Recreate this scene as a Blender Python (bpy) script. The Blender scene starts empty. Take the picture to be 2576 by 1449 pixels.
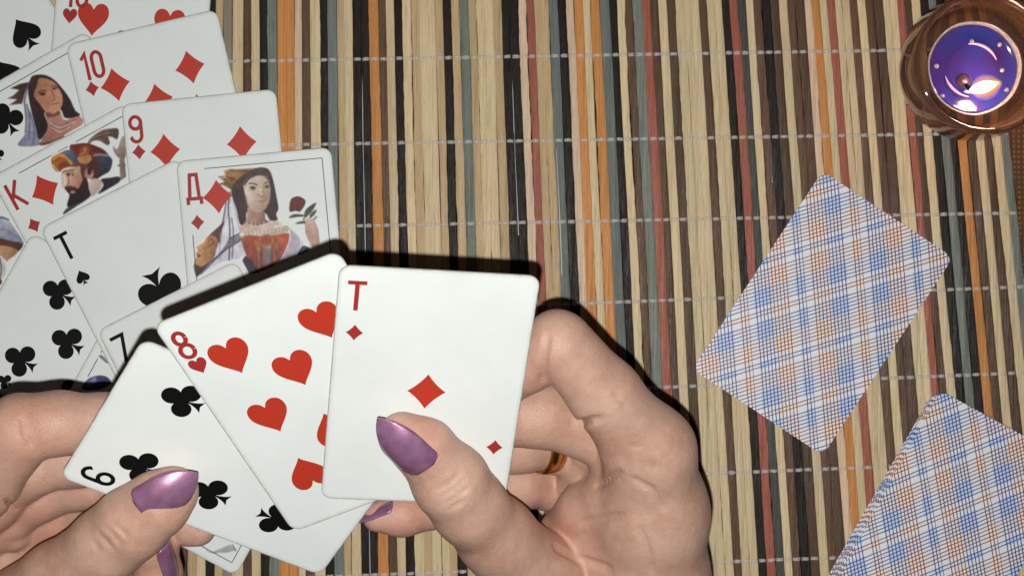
import bpy, math, random
import numpy as np
from mathutils import Matrix, Vector, geometry

S = 0.001                       # everything below is measured in millimetres
F, CX, CY, D0 = 4300.0, 1288.0, 724.5, 651.0   # lens (in picture units), picture centre, height of the lens over the mat
sc = bpy.context.scene
col = sc.collection
rnd = random.Random(7)

# ------------------------------------------------------------------ camera
cam = bpy.data.cameras.new('camera'); camo = bpy.data.objects.new('camera', cam); col.objects.link(camo)
camo.location = (0, 0, D0*S); camo.rotation_euler = (0, 0, 0)
cam.sensor_width = 36; cam.lens = F/2576*36; cam.clip_start = 0.01; cam.clip_end = 20
sc.camera = camo
# ------------------------------------------------------------------ world: a dark room at night
w = bpy.data.worlds.new('World'); sc.world = w; w.use_nodes = True
bg = w.node_tree.nodes['Background']; bg.inputs[0].default_value = (1.0, 0.86, 0.72, 1); bg.inputs[1].default_value = 0.014
# ------------------------------------------------------------------ the phone's flash beside its lens
fl = bpy.data.lights.new('phone_flash', 'SPOT'); flo = bpy.data.objects.new('phone_flash', fl); col.objects.link(flo)
flo.location = (-3.5*S, -16*S, (D0+1)*S); fl.energy = 13.5; fl.shadow_soft_size = 0.0022; fl.color = (1.0, 0.985, 0.965)
fl.spot_size = math.radians(105); fl.spot_blend = 1.0
# ------------------------------------------------------------------ exposure
sc.view_settings.view_transform = 'Standard'; sc.view_settings.look = 'None'
sc.view_settings.exposure = 0.0; sc.view_settings.gamma = 1.0; sc.view_settings.use_curve_mapping = False
sc.render.engine = 'CYCLES'
sc.cycles.use_denoising = True
sc.cycles.max_bounces = 10; sc.cycles.transmission_bounces = 10; sc.cycles.caustics_reflective = False
sc.cycles.sample_clamp_indirect = 4.0

# ================================================================== helpers
def lin(c):
    return tuple(((v/255)/12.92 if v/255 <= .04045 else ((v/255+.055)/1.055)**2.4) for v in c)
def at(px, py, d):              # picture position + distance below the lens -> place in mm
    return np.array([(px-CX)*d/F, (CY-py)*d/F, D0-d])
def tab(px, py, z=1.0):         # place on the table, z mm above the mat
    return at(px, py, D0-z)

def mesh_obj(name, verts, faces, mat=None, parent=None, smooth=False, scale=S):
    me = bpy.data.meshes.new(name)
    me.from_pydata([tuple(float(c)*scale for c in v) for v in verts], [], [tuple(int(i) for i in f) for f in faces])
    if smooth: me.shade_smooth()
    if mat is not None: me.materials.append(mat)
    o = bpy.data.objects.new(name, me); col.objects.link(o)
    if parent is not None: o.parent = parent
    return o
def tag(o, label=None, cat=None, group=None, kind=None):
    if label: o['label'] = label
    if cat: o['category'] = cat
    if group: o['group'] = group
    if kind: o['kind'] = kind
    return o
def empty(name, loc=(0, 0, 0)):
    o = bpy.data.objects.new(name, None); o.location = tuple(c*S for c in loc); o.empty_display_size = .01
    col.objects.link(o); return o

# ================================================================== materials
def new_mat(name):
    m = bpy.data.materials.new(name); m.use_nodes = True
    nt = m.node_tree; return m, nt, nt.nodes['Principled BSDF']
class N:                        # tiny node writer
    def __init__(s, nt): s.nt = nt
    def node(s, t, **k):
        n = s.nt.nodes.new(t)
        for a, b in k.items(): setattr(n, a, b)
        return n
    def put(s, sock, v):
        if hasattr(v, 'links') or hasattr(v, 'is_linked'): s.nt.links.new(v, sock)
        else: sock.default_value = v
    def m(s, op, a, b=None, c=None):
        n = s.node('ShaderNodeMath', operation=op); s.put(n.inputs[0], a)
        if b is not None: s.put(n.inputs[1], b)
        if c is not None: s.put(n.inputs[2], c)
        return n.outputs[0]
    def mix(s, f, a, b, mode='MIX'):
        n = s.node('ShaderNodeMix', data_type='RGBA', blend_type=mode)
        s.put(n.inputs[0], f)
        for k, v in ((6, a), (7, b)):
            s.put(n.inputs[k], v if hasattr(v, 'is_linked') else (*v[:3], 1))
        return n.outputs[2]
    def obj(s, scale=(1, 1, 1), loc=None):
        tc = s.node('ShaderNodeTexCoord'); mp = s.node('ShaderNodeMapping')
        mp.inputs['Scale'].default_value = scale
        s.nt.links.new(tc.outputs['Object'], mp.inputs[0])
        if loc is not None: s.nt.links.new(loc, mp.inputs['Location'])
        return mp.outputs[0]
    def noise(s, vec, scale=1, detail=3, rough=.55):
        n = s.node('ShaderNodeTexNoise'); n.inputs['Scale'].default_value = scale
        n.inputs['Detail'].default_value = detail; n.inputs['Roughness'].default_value = rough
        s.nt.links.new(vec, n.inputs['Vector']); return n.outputs['Fac']
    def ramp(s, f, lo, hi, a=0., b=1.):
        n = s.node('ShaderNodeMapRange'); n.clamp = True
        for k, v in enumerate((f, lo, hi, a, b)): s.put(n.inputs[k], v)
        return n.outputs[0]
    def bump(s, h, strength, dist):
        n = s.node('ShaderNodeBump'); n.inputs['Strength'].default_value = strength; n.inputs['Distance'].default_value = dist
        s.nt.links.new(h, n.inputs['Height']); return n.outputs[0]
    def rand(s):
        return s.node('ShaderNodeObjectInfo').outputs['Random']

def plain(name, rgb, rough=.5, spec=.5, **kw):
    m, nt, p = new_mat(name)
    p.inputs['Base Color'].default_value = (*rgb, 1); p.inputs['Roughness'].default_value = rough
    p.inputs['Specular IOR Level'].default_value = spec
    for k, v in kw.items(): p.inputs[k].default_value = v
    return m

PAPER = lin((228, 234, 230))
def paper_mat():
    m, nt, p = new_mat('card_paper'); n = N(nt)
    v = n.obj((1000, 1000, 1000))
    a = n.noise(v, .035, 3); b = n.noise(v, .9, 2)
    c = n.mix(n.ramp(a, .35, .7), PAPER, tuple(x*.93 for x in PAPER))
    c = n.mix(n.ramp(b, .62, .8, 0, .10), c, (.45, .42, .35))
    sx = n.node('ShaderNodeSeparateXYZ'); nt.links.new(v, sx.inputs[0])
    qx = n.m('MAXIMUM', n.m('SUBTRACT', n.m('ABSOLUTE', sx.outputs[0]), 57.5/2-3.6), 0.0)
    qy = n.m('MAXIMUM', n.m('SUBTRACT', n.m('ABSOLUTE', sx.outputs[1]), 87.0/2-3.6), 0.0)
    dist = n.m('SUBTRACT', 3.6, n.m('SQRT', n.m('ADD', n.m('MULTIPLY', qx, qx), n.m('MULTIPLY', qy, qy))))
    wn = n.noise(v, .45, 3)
    c = n.mix(n.m('MULTIPLY', n.ramp(dist, 0.0, 1.5, .30, 0.0), n.ramp(wn, .3, .7, .6, 1.2)), c, lin((140, 134, 120)))  # soft shading along the card border, put into the paper colour
    c = n.mix(n.m('MULTIPLY', n.ramp(dist, .12, .42, .7, 0.0), n.ramp(wn, .25, .6, .65, 1.0)), c, lin((104, 98, 88)))  # thin rim line painted in for the shade at the card's edge
    n.put(p.inputs['Base Color'], c)
    n.put(p.inputs['Roughness'], n.ramp(a, .3, .7, .42, .52)); p.inputs['Specular IOR Level'].default_value = .35
    n.put(p.inputs['Normal'], n.bump(n.noise(v, .06, 3), .25, .0008))
    return m
M = {}
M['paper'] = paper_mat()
M['edge'] = plain('card_edge', lin((176, 170, 156)), .8, .1)
M['red'] = plain('print_red', lin((184, 55, 37)), .45, .3)
M['index_red'] = plain('print_index_red', lin((160, 48, 46)), .45, .3)
M['black'] = plain('print_black', (.0045, .005, .0045), .6, .10)

def print_mat():
    m, nt, p = new_mat('portrait_print'); n = N(nt)
    a = n.node('ShaderNodeVertexColor'); a.layer_name = 'print'
    n.put(p.inputs['Base Color'], a.outputs[0]); p.inputs['Roughness'].default_value = .47
    p.inputs['Specular IOR Level'].default_value = .3
    return m
M['print'] = print_mat()

def plaid_mat():
    m, nt, p = new_mat('plaid_card_back'); n = N(nt)
    tc = n.node('ShaderNodeTexCoord'); sep = n.node('ShaderNodeSeparateXYZ')
    nt.links.new(tc.outputs['Object'], sep.inputs[0])
    x = n.m('MULTIPLY', sep.outputs[0], 1000.); y = n.m('MULTIPLY', sep.outputs[1], 1000.)
    wob = n.noise(n.obj((1000, 1000, 1000)), .25, 1)
    def axis(ang, off, per_mm, n0, n1):
        s = n.m('ADD', n.m('MULTIPLY', x, math.cos(ang)), n.m('MULTIPLY', y, math.sin(ang)))
        s = n.m('ADD', n.m('ADD', s, off + per_mm*20), n.m('MULTIPLY', wob, .25))
        q = n.m('DIVIDE', s, per_mm); per = n.m('FLOOR', q); t = n.m('MULTIPLY', n.m('SUBTRACT', q, per), per_mm)
        par = n.m('MODULO', per, 2.0)
        lp = n.m('FRACT', n.m('DIVIDE', t, 1.32))
        line = n.m('LESS_THAN', n.m('ABSOLUTE', n.m('SUBTRACT', lp, .5)), .15)
        wide = n.m('LESS_THAN', t, 13.2)
        nar = n.m('MULTIPLY', n.m('GREATER_THAN', t, n0), n.m('LESS_THAN', t, n1))
        mask = n.m('MULTIPLY', line, n.m('MAXIMUM', wide, nar))
        first = n.m('LESS_THAN', t, 6.6)
        xor = n.m('ABSOLUTE', n.m('SUBTRACT', first, par))       # 1 = brown
        hue = n.m('ADD', n.m('MULTIPLY', wide, xor), n.m('MULTIPLY', nar, n.m('SUBTRACT', 1.0, par)))
        band = n.m('MAXIMUM', wide, nar)
        return mask, hue, band
    A = math.radians
    m1, h1, b1 = axis(A(38), 3.0, 21.6, 15.6, 19.2); m2, h2, b2 = axis(A(128+13), 9.0, 18.0, 14.4, 16.8)
    brown, blue = lin((124, 50, 28)), lin((18, 50, 124))
    hx = n.m('MULTIPLY', n.m('ADD', h1, h2), .5)
    c1 = n.mix(h1, blue, brown); c2 = n.mix(h2, blue, brown)
    bb = n.m('MULTIPLY', b1, b2); inv = lambda q: n.m('SUBTRACT', 1.0, q)
    base = n.mix(n.m('MULTIPLY', bb, n.m('MULTIPLY', inv(h1), inv(h2))), lin((226, 229, 234)), lin((198, 215, 242)))
    base = n.mix(n.m('MULTIPLY', bb, n.m('MULTIPLY', h1, h2)), base, lin((243, 230, 216)))
    c = n.mix(n.m('MULTIPLY', m2, .88), base, c2); c = n.mix(n.m('MULTIPLY', m1, .92), c, c1)
    c = n.mix(n.ramp(n.noise(n.obj((1000, 1000, 1000)), .16, 4), .55, .8, 0, .15), c, lin((215, 217, 222)))
    n.put(p.inputs['Base Color'], c); p.inputs['Roughness'].default_value = .42
    p.inputs['Specular IOR Level'].default_value = .35
    n.put(p.inputs['Normal'], n.bump(n.noise(n.obj((1000, 1000, 1000)), .08, 3), .3, .0008))
    return m
M['plaid'] = plaid_mat()

def stick_mat(name, rgb, var=.16, spec=.26, streak=(.25, .18, .10), sa=.5, rough=.42):
    m, nt, p = new_mat(name); n = N(nt)
    comb = n.node('ShaderNodeCombineXYZ'); r = n.rand()
    n.put(comb.inputs[0], n.m('MULTIPLY', r, 37.)); n.put(comb.inputs[1], n.m('MULTIPLY', r, 91.))
    v = n.obj((1000, 16, 1000), comb.outputs[0])
    f1 = n.noise(v, 1.1, 4, .6); f2 = n.noise(v, .35, 3)
    v2 = n.obj((1000, 90, 1000), comb.outputs[0]); f3 = n.noise(v2, .5, 3)
    base = n.mix(n.ramp(n.m('FRACT', n.m('MULTIPLY', r, 7.31)), 0, 1), tuple(x*(1-var) for x in rgb), tuple(min(1, x*(1+var)) for x in rgb))
    c = n.mix(n.ramp(f1, .45, .78, 0, sa), base, streak)
    c = n.mix(n.ramp(f2, .3, .7, 0, .30), c, tuple(min(1, x*1.28+.01) for x in rgb))
    c = n.mix(n.ramp(f3, .62, .8, 0, .4), c, tuple(x*.5 for x in streak))
    f4 = n.noise(n.obj((1000, 30, 1000), comb.outputs[0]), 3.2, 3, .7)
    c = n.mix(n.ramp(f4, .52, .72, 0, .35), c, tuple(x*.6 for x in streak)); c = n.mix(n.ramp(f4, .28, .44, .22, 0), c, tuple(min(1, x*1.4+.02) for x in rgb))
    n.put(p.inputs['Base Color'], c)
    n.put(p.inputs['Roughness'], n.ramp(f1, .3, .7, rough-.1, rough+.15)); p.inputs['Specular IOR Level'].default_value = spec
    n.put(p.inputs['Normal'], n.bump(n.m('ADD', f1, n.m('MULTIPLY', f3, .4)), .85, .0008))
    return m
STK = {
 'c': stick_mat('reed_cream', lin((210, 190, 150)), .10),
 't': stick_mat('reed_tan', lin((188, 162, 122)), .10),
 'p': stick_mat('reed_pale_pink', lin((212, 186, 156)), .07),
 'o': stick_mat('reed_orange', lin((198, 134, 72)), .10, streak=(.20, .08, .02)),
 'r': stick_mat('reed_brick_red', lin((156, 90, 72)), .08, streak=(.10, .03, .02)),
 'b': stick_mat('reed_brown', lin((90, 67, 48)), .28, streak=(.02, .014, .01)),
 'k': stick_mat('reed_black', lin((38, 33, 27)), .22, .14, streak=(.004, .004, .004), rough=.36),
 'g': stick_mat('reed_grey_green', lin((114, 121, 110)), .14, streak=(.05, .055, .05)),
 'u': stick_mat('reed_blue_grey', lin((108, 115, 109)), .14, streak=(.05, .06, .065)),
 'd': stick_mat('reed_dark_green', lin((66, 70, 62)), .14, streak=(.02, .025, .02)),
 'y': stick_mat('reed_grey', lin((138, 128, 112)), .12, streak=(.09, .08, .06)),
}
def thread_mat():
    m, nt, p = new_mat('nylon_thread'); n = N(nt)
    p.inputs['Base Color'].default_value = (.80, .77, .71, 1); p.inputs['Roughness'].default_value = .4
    tr = n.node('ShaderNodeBsdfTransparent'); mx = n.node('ShaderNodeMixShader'); mx.inputs[0].default_value = .5
    nt.links.new(tr.outputs[0], mx.inputs[1]); nt.links.new(p.outputs[0], mx.inputs[2])
    nt.links.new(mx.outputs[0], nt.nodes['Material Output'].inputs[0])
    return m
M['thread'] = thread_mat()
def weave_mat(name, a, b):
    m, nt, p = new_mat(name); n = N(nt)
    v = n.obj((1000, 1000, 1000))
    w1 = n.node('ShaderNodeTexWave', wave_type='BANDS', bands_direction='X'); w1.inputs['Scale'].default_value = .16
    w2 = n.node('ShaderNodeTexWave', wave_type='BANDS', bands_direction='Y'); w2.inputs['Scale'].default_value = .16
    for q in (w1, w2):
        nt.links.new(v, q.inputs[0]); q.inputs['Distortion'].default_value = 1.5; q.inputs['Detail Scale'].default_value = .5
    h = n.m('MULTIPLY', w1.outputs['Fac'], w2.outputs['Fac'])
    c = n.mix(n.ramp(h, .1, .6), a, b); c = n.mix(n.ramp(n.noise(v, .3, 3), .4, .7, 0, .5), c, a)
    n.put(p.inputs['Base Color'], c); p.inputs['Roughness'].default_value = .85; p.inputs['Specular IOR Level'].default_value = .15
    n.put(p.inputs['Normal'], n.bump(h, .8, .0006))
    return m
M['binding'] = weave_mat('woven_binding', lin((88, 62, 40)), lin((134, 98, 64)))
M['table'] = weave_mat('dark_tablecloth', lin((22, 17, 13)), lin((40, 31, 24)))

# ================================================================== the table and the reed mat
def rect(x0, y0, x1, y1, z): return [(x0, y0, z), (x1, y0, z), (x1, y1, z), (x0, y1, z)], [(0, 1, 2, 3)]
v, f = rect(-900, -900, 900, 900, -2.7)
tag(mesh_obj('table_top', v, f, M['table']), kind='structure')

seqL = 'bcktcgcbcorcktgcbctbcgckbtcobckcgbtck'                       # what the cards hide, left of the first reed that shows
# reed edges along the top of the picture (photograph columns at row 90) and colours, read off the photograph
strip1 = [(50,'t'),(120,'y'),(205,'c'),(305,'b'),(382,'c'),(462,'k'),(540,'g'),(630,'o'),(710,'o'),(795,'p'),(862,'b'),(940,'c'),
 (1035,'k'),(1113,'u'),(1200,'t'),(1270,'c'),(1352,'k'),(1432,'k'),(1508,'o'),(1600,'b'),(1675,'c'),(1752,'k'),(1830,'c'),(1910,'t'),
 (1990,'c'),(2075,'c'),(2140,'t'),(2215,'k'),(2295,'t'),(2375,'g'),(2465,'t'),(2535,'c')]
strip2 = [(35,'c'),(115,'t'),(198,'k'),(278,'k'),(365,'p'),(438,'r'),(512,'t'),(580,'t'),(650,'u'),(738,'k'),(820,'p'),(890,'o'),
 (975,'c'),(1050,'o'),(1138,'u'),(1230,'k'),(1305,'c'),(1380,'b'),(1452,'g'),(1540,'r'),(1625,'b'),(1695,'c'),(1775,'b'),(1860,'c'),
 (1945,'c'),(2015,'c'),(2085,'b')]
strip3 = [(50,'c'),(125,'c'),(195,'k'),(270,'r'),(350,'d'),(425,'c'),(495,'b'),(575,'k'),(655,'b'),(740,'c'),(820,'b'),(895,'b'),
 (980,'p'),(1050,'o'),(1130,'c'),(1200,'r'),(1280,'c'),(1345,'c'),(1415,'b'),(1495,'c'),(1570,'b'),(1645,'b'),(1735,'c'),(1805,'c'),(1870,'r'),(1940,'b')]
edges = [(780+a*.3882, c) for a, c in strip1] + [(1780+a*.3882, c) for a, c in strip2] + [(2600+a*.3882, c) for a, c in strip3]
x = edges[-1][0] + 27
for c in 'ckgkobcbcg': edges.append((x, c)); x += 31.3
x_end = x
pre = []; x = edges[0][0]
for c in seqL[::-1]: x -= 31.5; pre.append((x, c))
edges = pre[::-1] + edges
XS = [e[0] for e in edges] + [x_end]
SL = lambda xs: .0175 + 3.65e-5*(xs-1365)           # how far each reed leans
def reed_x(xs, ymm):                                # photograph column at row 90 -> mm along the reed
    row = (CY - ymm*F/D0)*1.4709
    return ((xs + SL(xs)*(row-90))/1.4709 - CX)*D0/F
mat = empty('reed_mat', (0, 0, -2.6)); tag(mat, 'striped reed placemat in cream, brown, black and orange under the cards', 'placemat')
nseg = 120; Y0, Y1 = -150, 150
STICKS = []
for i, (xs, c) in enumerate(edges):
    top = rnd.uniform(-.22, .18) + (.12 if c in 'cop' else 0); gap = rnd.uniform(-.06, .02)
    wl = [0.]*2; ph = [rnd.uniform(0, 6.28) for _ in range(6)]
    rough_l, rough_r = (rnd.choice((.03, .05, .08, .12, .22, .34)) for _ in range(2)); jl = jr = 0.
    prof = rnd.choice([(.26, .09, .03, 0, .03, .09, .28), (.30, .11, .05, .01, 0, .06, .24), (.24, .08, .0, .07, .01, .09, .28), (.22, .06, .05, .0, .08, .05, .25)])
    V = []; Fc = []
    for j in range(nseg+1):
        y = Y0 + (Y1-Y0)*j/nseg
        xl = reed_x(XS[i], y) + gap; xr = reed_x(XS[i+1], y) - gap
        sway = .16*math.sin(y*.021+ph[0]) + .09*math.sin(y*.06+ph[1])
        jl = jl*.45+rnd.uniform(-.5, .5)*rough_l; jr = jr*.45+rnd.uniform(-.5, .5)*rough_r; xl += sway + jl; xr += sway + jr
        zt = top + .12*math.sin(y*.03+ph[4]) + rnd.uniform(-.03, .03)
        row = [(xl+(xr-xl)*(0, .07, .28, .5, .72, .93, 1)[q], y, zt+2.6-hgt) for q, hgt in enumerate(prof)]
        V += [(xl, y, 0), row[0]] + row + [row[-1], (xr, y, 0)]
    k = 11
    for j in range(nseg):
        for q in (0, 2, 3, 4, 5, 6, 7, 9): Fc.append((j*k+q, j*k+q+1, (j+1)*k+q+1, (j+1)*k+q))
    for e in (0, nseg): Fc.append(tuple(e*k+q for q in (0, 2, 3, 4, 5, 6, 7, 8, 10)))
    o = mesh_obj('reed', V, Fc, STK[c], mat, smooth=True)
    STICKS.append((XS[i], XS[i+1], top))

def tube(pts, r, sides=6):
    pts = [np.array(p, float) for p in pts]; V = []; Fc = []
    for i, p in enumerate(pts):
        d = pts[min(i+1, len(pts)-1)]-pts[max(i-1, 0)]; d /= np.linalg.norm(d)+1e-9
        a = np.cross(d, [0, 0, 1.]) if abs(d[2]) < .9 else np.cross(d, [1., 0, 0]); a /= np.linalg.norm(a); b = np.cross(a, d)
        rr = r[i] if hasattr(r, '__len__') else r
        for s in range(sides):
            t = 2*math.pi*s/sides; V.append(p + a*rr*math.cos(t) + b*rr*math.sin(t))
    for i in range(len(pts)-1):
        for s in range(sides): Fc.append((i*sides+s, i*sides+(s+1) % sides, (i+1)*sides+(s+1) % sides, (i+1)*sides+s))
    return V, Fc
rows = [(-66, -78), (148, 133), (360, 345), (566, 548), (780, 745), (1000, 962), (1220, 1183), (1442, 1406), (1664, 1630)]
for (yl, yr) in rows:
    for strand in (-.3, .3):
        pts = []
        for (a, b, top) in STICKS:
            for fr, dz in ((0.02, -1.6), (.2, -.22), (.36, .06), (.5, .14), (.64, .06), (.8, -.22)):
                xs = a+(b-a)*fr
                py = yl+(yr-yl)*((xs/1.4709)-1000)/900 + rnd.uniform(-.8, .8)
                ymm = (CY-py)*D0/F + strand*(1 if fr > .1 else .3)
                pts.append((reed_x(xs, ymm), ymm, top+2.6+dz+.1))
        v, f = tube(pts, .4, 6)
        mesh_obj('thread', v, f, M['thread'], mat, smooth=True)
pale = plain('pale_glint', (.62, .63, .66), .25, .6)  # pale colour for highlights between reeds, modelled as thin strands
for xs, ya, yb in ((1337, -150, 135), (1889, 20, 135), (2817, 40, 135), (2944, 66, 135), (3286, 20, 60), (2040, -30, 80)):
    pts = [(reed_x(xs, y)+.12*math.sin(y*.08), y, 2.1+.5*math.sin(y*.05)) for y in np.linspace(ya, yb, 30)]
    v, f = tube(pts, [.10+.07*abs(math.sin(p[1]*.07)) for p in pts], 5); mesh_obj('glint_strand', v, f, pale, mat, smooth=True)
V = []; Fc = []                                     # woven strip closing the right end of the mat
for j in range(31):
    y = Y0+(Y1-Y0)*j/30; x0 = reed_x(x_end, y)+.3
    for dx, z in ((0, 0), (.3, 1.4), (1.5, 2.1), (14, 2.1), (14, 0)): V.append((x0+dx, y, z))
for j in range(30):
    for q in range(4): Fc.append((j*5+q, j*5+q+1, (j+1)*5+q+1, (j+1)*5+q))
mesh_obj('binding', V, Fc, M['binding'], mat)

# ================================================================== playing cards
W, H, T, RC = 57.5, 87.0, .28, 3.6
def card_mesh(up_mat, down_mat, bow=0.0):
    us = sorted(set([-W/2+RC*(1-math.cos(a*math.pi/12)) for a in range(7)] + [W/2-RC*(1-math.cos(a*math.pi/12)) for a in range(7)] + list(np.linspace(-W/2+RC, W/2-RC, 9))))
    def vm(u):
        e = abs(u)-(W/2-RC)
        return H/2 - (0 if e <= 0 else RC-math.sqrt(max(0, RC*RC-e*e)))
    nv = 12; V = []; Fc = []; mi = []
    for side in (1, -1):
        for u in us:
            for j in range(nv+1):
                vv = vm(u)*(-1+2*j/nv); V.append((u, vv, side*T/2 + bow*(1-(2*vv/H)**2)))
    nu = len(us); off = nu*(nv+1); idx = lambda s, i, j: s*off+i*(nv+1)+j
    for i in range(nu-1):
        for j in range(nv):
            Fc.append((idx(0, i, j), idx(0, i+1, j), idx(0, i+1, j+1), idx(0, i, j+1))); mi.append(0)
            Fc.append((idx(1, i, j), idx(1, i, j+1), idx(1, i+1, j+1), idx(1, i+1, j))); mi.append(1)
    ring = [(i, 0) for i in range(nu)] + [(nu-1, j) for j in range(1, nv+1)] + [(i, nv) for i in range(nu-2, -1, -1)] + [(0, j) for j in range(nv-1, 0, -1)]
    for a, b in zip(ring, ring[1:]+ring[:1]):
        Fc.append((idx(0, *a), idx(1, *a), idx(1, *b), idx(0, *b))); mi.append(2)
    me = bpy.data.meshes.new('playing_card'); me.from_pydata([tuple(c*S for c in v) for v in V], [], Fc)
    for mm in (up_mat, down_mat, M['edge']): me.materials.append(mm)
    me.polygons.foreach_set('material_index', mi)
    return me
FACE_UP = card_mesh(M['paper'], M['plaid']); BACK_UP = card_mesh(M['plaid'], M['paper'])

def smooth_poly(pts, n=6):                          # closed Catmull-Rom
    P = [np.array(p, float) for p in pts]; out = []; L = len(P)
    for i in range(L):
        p0, p1, p2, p3 = P[i-1], P[i], P[(i+1) % L], P[(i+2) % L]
        for k in range(n):
            t = k/n; out.append(.5*((2*p1)+(-p0+p2)*t+(2*p0-5*p1+4*p2-p3)*t*t+(-p0+3*p1-3*p2+p3)*t**3))
    return out
def arc(cx, cy, r, a0, a1, n=18, ry=None):
    ry = ry or r
    return [(cx+r*math.cos(math.radians(a0+(a1-a0)*i/n)), cy+ry*math.sin(math.radians(a0+(a1-a0)*i/n))) for i in range(n+1)]
def bez(p0, p1, p2, p3, n=10):
    return [tuple((1-t)**3*np.array(p0)+3*(1-t)**2*t*np.array(p1)+3*(1-t)*t*t*np.array(p2)+t**3*np.array(p3)) for t in [i/n for i in range(n)]]
def suit(kind):                                     # outlines about 1 x 1, up = +y
    if kind == 'd':
        P = []; c = [(0, .53), (.47, 0), (0, -.53), (-.47, 0)]
        for i in range(4):
            a, b = np.array(c[i]), np.array(c[(i+1) % 4]); m = (a+b)/2*.80
            for t in np.linspace(0, 1, 9)[:-1]: P.append(tuple((1-t)**2*a+2*t*(1-t)*m+t*t*b))
        return [P]
    if kind == 'h':
        P = bez((0, -.53), (.10, -.34), (.47, -.12), (.49, .17)) + bez((.49, .17), (.50, .40), (.36, .50), (.25, .50)) + bez((.25, .50), (.12, .50), (.03, .40), (0, .27))
        return [P + [(-a, b) for a, b in P[::-1]][:-1]]
    stem = bez((0, -.02), (.03, -.25), (.10, -.44), (.23, -.53)) + [(.23, -.53), (0, -.47), (-.23, -.53)] + [(-a, b) for a, b in bez((0, -.02), (.03, -.25), (.10, -.44), (.23, -.53))[::-1]][:-1]
    if kind == 's':
        P = bez((0, .53), (.08, .36), (.47, .12), (.48, -.10)) + bez((.48, -.10), (.48, -.28), (.36, -.34), (.27, -.34)) + bez((.27, -.34), (.12, -.34), (.03, -.22), (0, -.12))
        return [P + [(-a, b) for a, b in P[::-1]][:-1], stem]
    return [arc(0, .285, .245, 0, 360, 28)[:-1], arc(-.265, -.10, .245, 0, 360, 28)[:-1], arc(.265, -.10, .245, 0, 360, 28)[:-1],
            [(0, .2), (.2, -.05), (0, -.2), (-.2, -.05)], [(a*.8, b) for a, b in stem]]
def flat_mesh(name, polys, mat, h=0.0):
    V = []; Fc = []
    for k, P in enumerate(polys):
        base = len(V); P3 = [Vector((p[0], p[1], 0)) for p in P]
        for p in P: V.append((p[0], p[1], h+.006*k))
        for t in geometry.tessellate_polygon([P3]):
            a, b, c = (np.array(P[i]) for i in t)
            cr = (b[0]-a[0])*(c[1]-a[1])-(b[1]-a[1])*(c[0]-a[0])
            Fc.append(tuple(base+i for i in (t if cr > 0 else t[::-1])))
    me = bpy.data.meshes.new(name); me.from_pydata([(x*S, y*S, z*S) for x, y, z in V], [], Fc); me.materials.append(mat)
    return me
SUITM = {}
def suit_mesh(kind, size):
    if (kind, size) not in SUITM:
        mat_ = M['black'] if kind in 'sc' else (M['red'] if size > 8 else M['index_red'])
        SUITM[kind, size] = flat_mesh('pip', [[(a*size*(1.0), b*size) for a, b in P] for P in suit(kind)], mat_)
    return SUITM[kind, size]
def ribbon(pts, wd):                                # stroked line -> outline pieces
    out = []; P = [np.array(p, float) for p in pts]; L = []; R = []
    for i, p in enumerate(P):
        d0 = P[i]-P[i-1] if i else P[1]-P[0]; d1 = P[i+1]-P[i] if i < len(P)-1 else d0
        d0 = d0/np.linalg.norm(d0); d1 = d1/np.linalg.norm(d1); n0 = np.array([-d0[1], d0[0]]); n1 = np.array([-d1[1], d1[0]])
        nn = n0+n1; ln = np.linalg.norm(nn); nn = nn/ln if ln > 1e-6 else n0; s = wd/2/max(.45, nn@n0)
        L.append(p+nn*s); R.append(p-nn*s)
    return [[tuple(L[i]), tuple(R[i]), tuple(R[i+1]), tuple(L[i+1])] for i in range(len(P)-1)]
GL = {                                              # index figures in a 5 x 10 box, stroke lines
 'T': [[(-.3, 9.3), (5.3, 9.3)], [(2.5, 9.3), (2.5, 0)]],
 'K': [[(.7, 10), (.7, 0)], [(5.0, 10), (1.0, 4.2)], [(2.0, 5.2), (5.2, 0)]],
 'D': [[(.2, -1.2), (.2, .9), (5.2, .9), (5.2, -1.2)], [(.9, .9), (1.5, 9.5), (4.0, 9.5), (4.5, .9)]],
 '7': [[(0, 9.4), (4.8, 9.4), (1.9, 0)]],
 '6': [[(4.4, 7.6)] + arc(2.4, 7.3, 1.95, 10, 180, 12, 2.2) + arc(2.4, 2.7, 1.95, 180, 540, 26, 2.2)[0:]],
 '8': [arc(2.5, 2.7, 1.95, 0, 360, 26, 2.2), arc(2.5, 7.35, 1.6, 0, 360, 26, 2.0)],
 '1': [[(.2, 7.6), (1.9, 9.6), (1.9, 0)]],
 '0': [arc(2.5, 7.1, 1.75, 0, 180, 14, 2.4) + arc(2.5, 2.9, 1.75, 180, 360, 14, 2.4) + [(4.25, 7.1)]],
}
GL['9'] = [[(5-a, 10-b) for a, b in GL['6'][0]]]
def glyph_polys(txt, hgt, cond, wd):
    polys = []; ox = 0
    for ch in txt:
        for line in GL[ch]: polys += ribbon([(ox+a*cond*hgt/10, b*hgt/10) for a, b in line], wd)
        ox += (3.4 if ch == '1' else 6.4)*cond*hgt/10
    xs = [p[0] for P in polys for p in P]; cxm = (min(xs)+max(xs))/2
    return [[(a-cxm, b-hgt/2) for a, b in P] for P in polys]
def child(name, me, parent, loc=(0, 0), rot=0.0, h=.05):
    o = bpy.data.objects.new(name, me); col.objects.link(o); o.parent = parent
    o.location = (loc[0]*S, loc[1]*S, (T/2+h)*S); o.rotation_euler = (0, 0, rot)
    return o
INDEXM = {}
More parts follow.
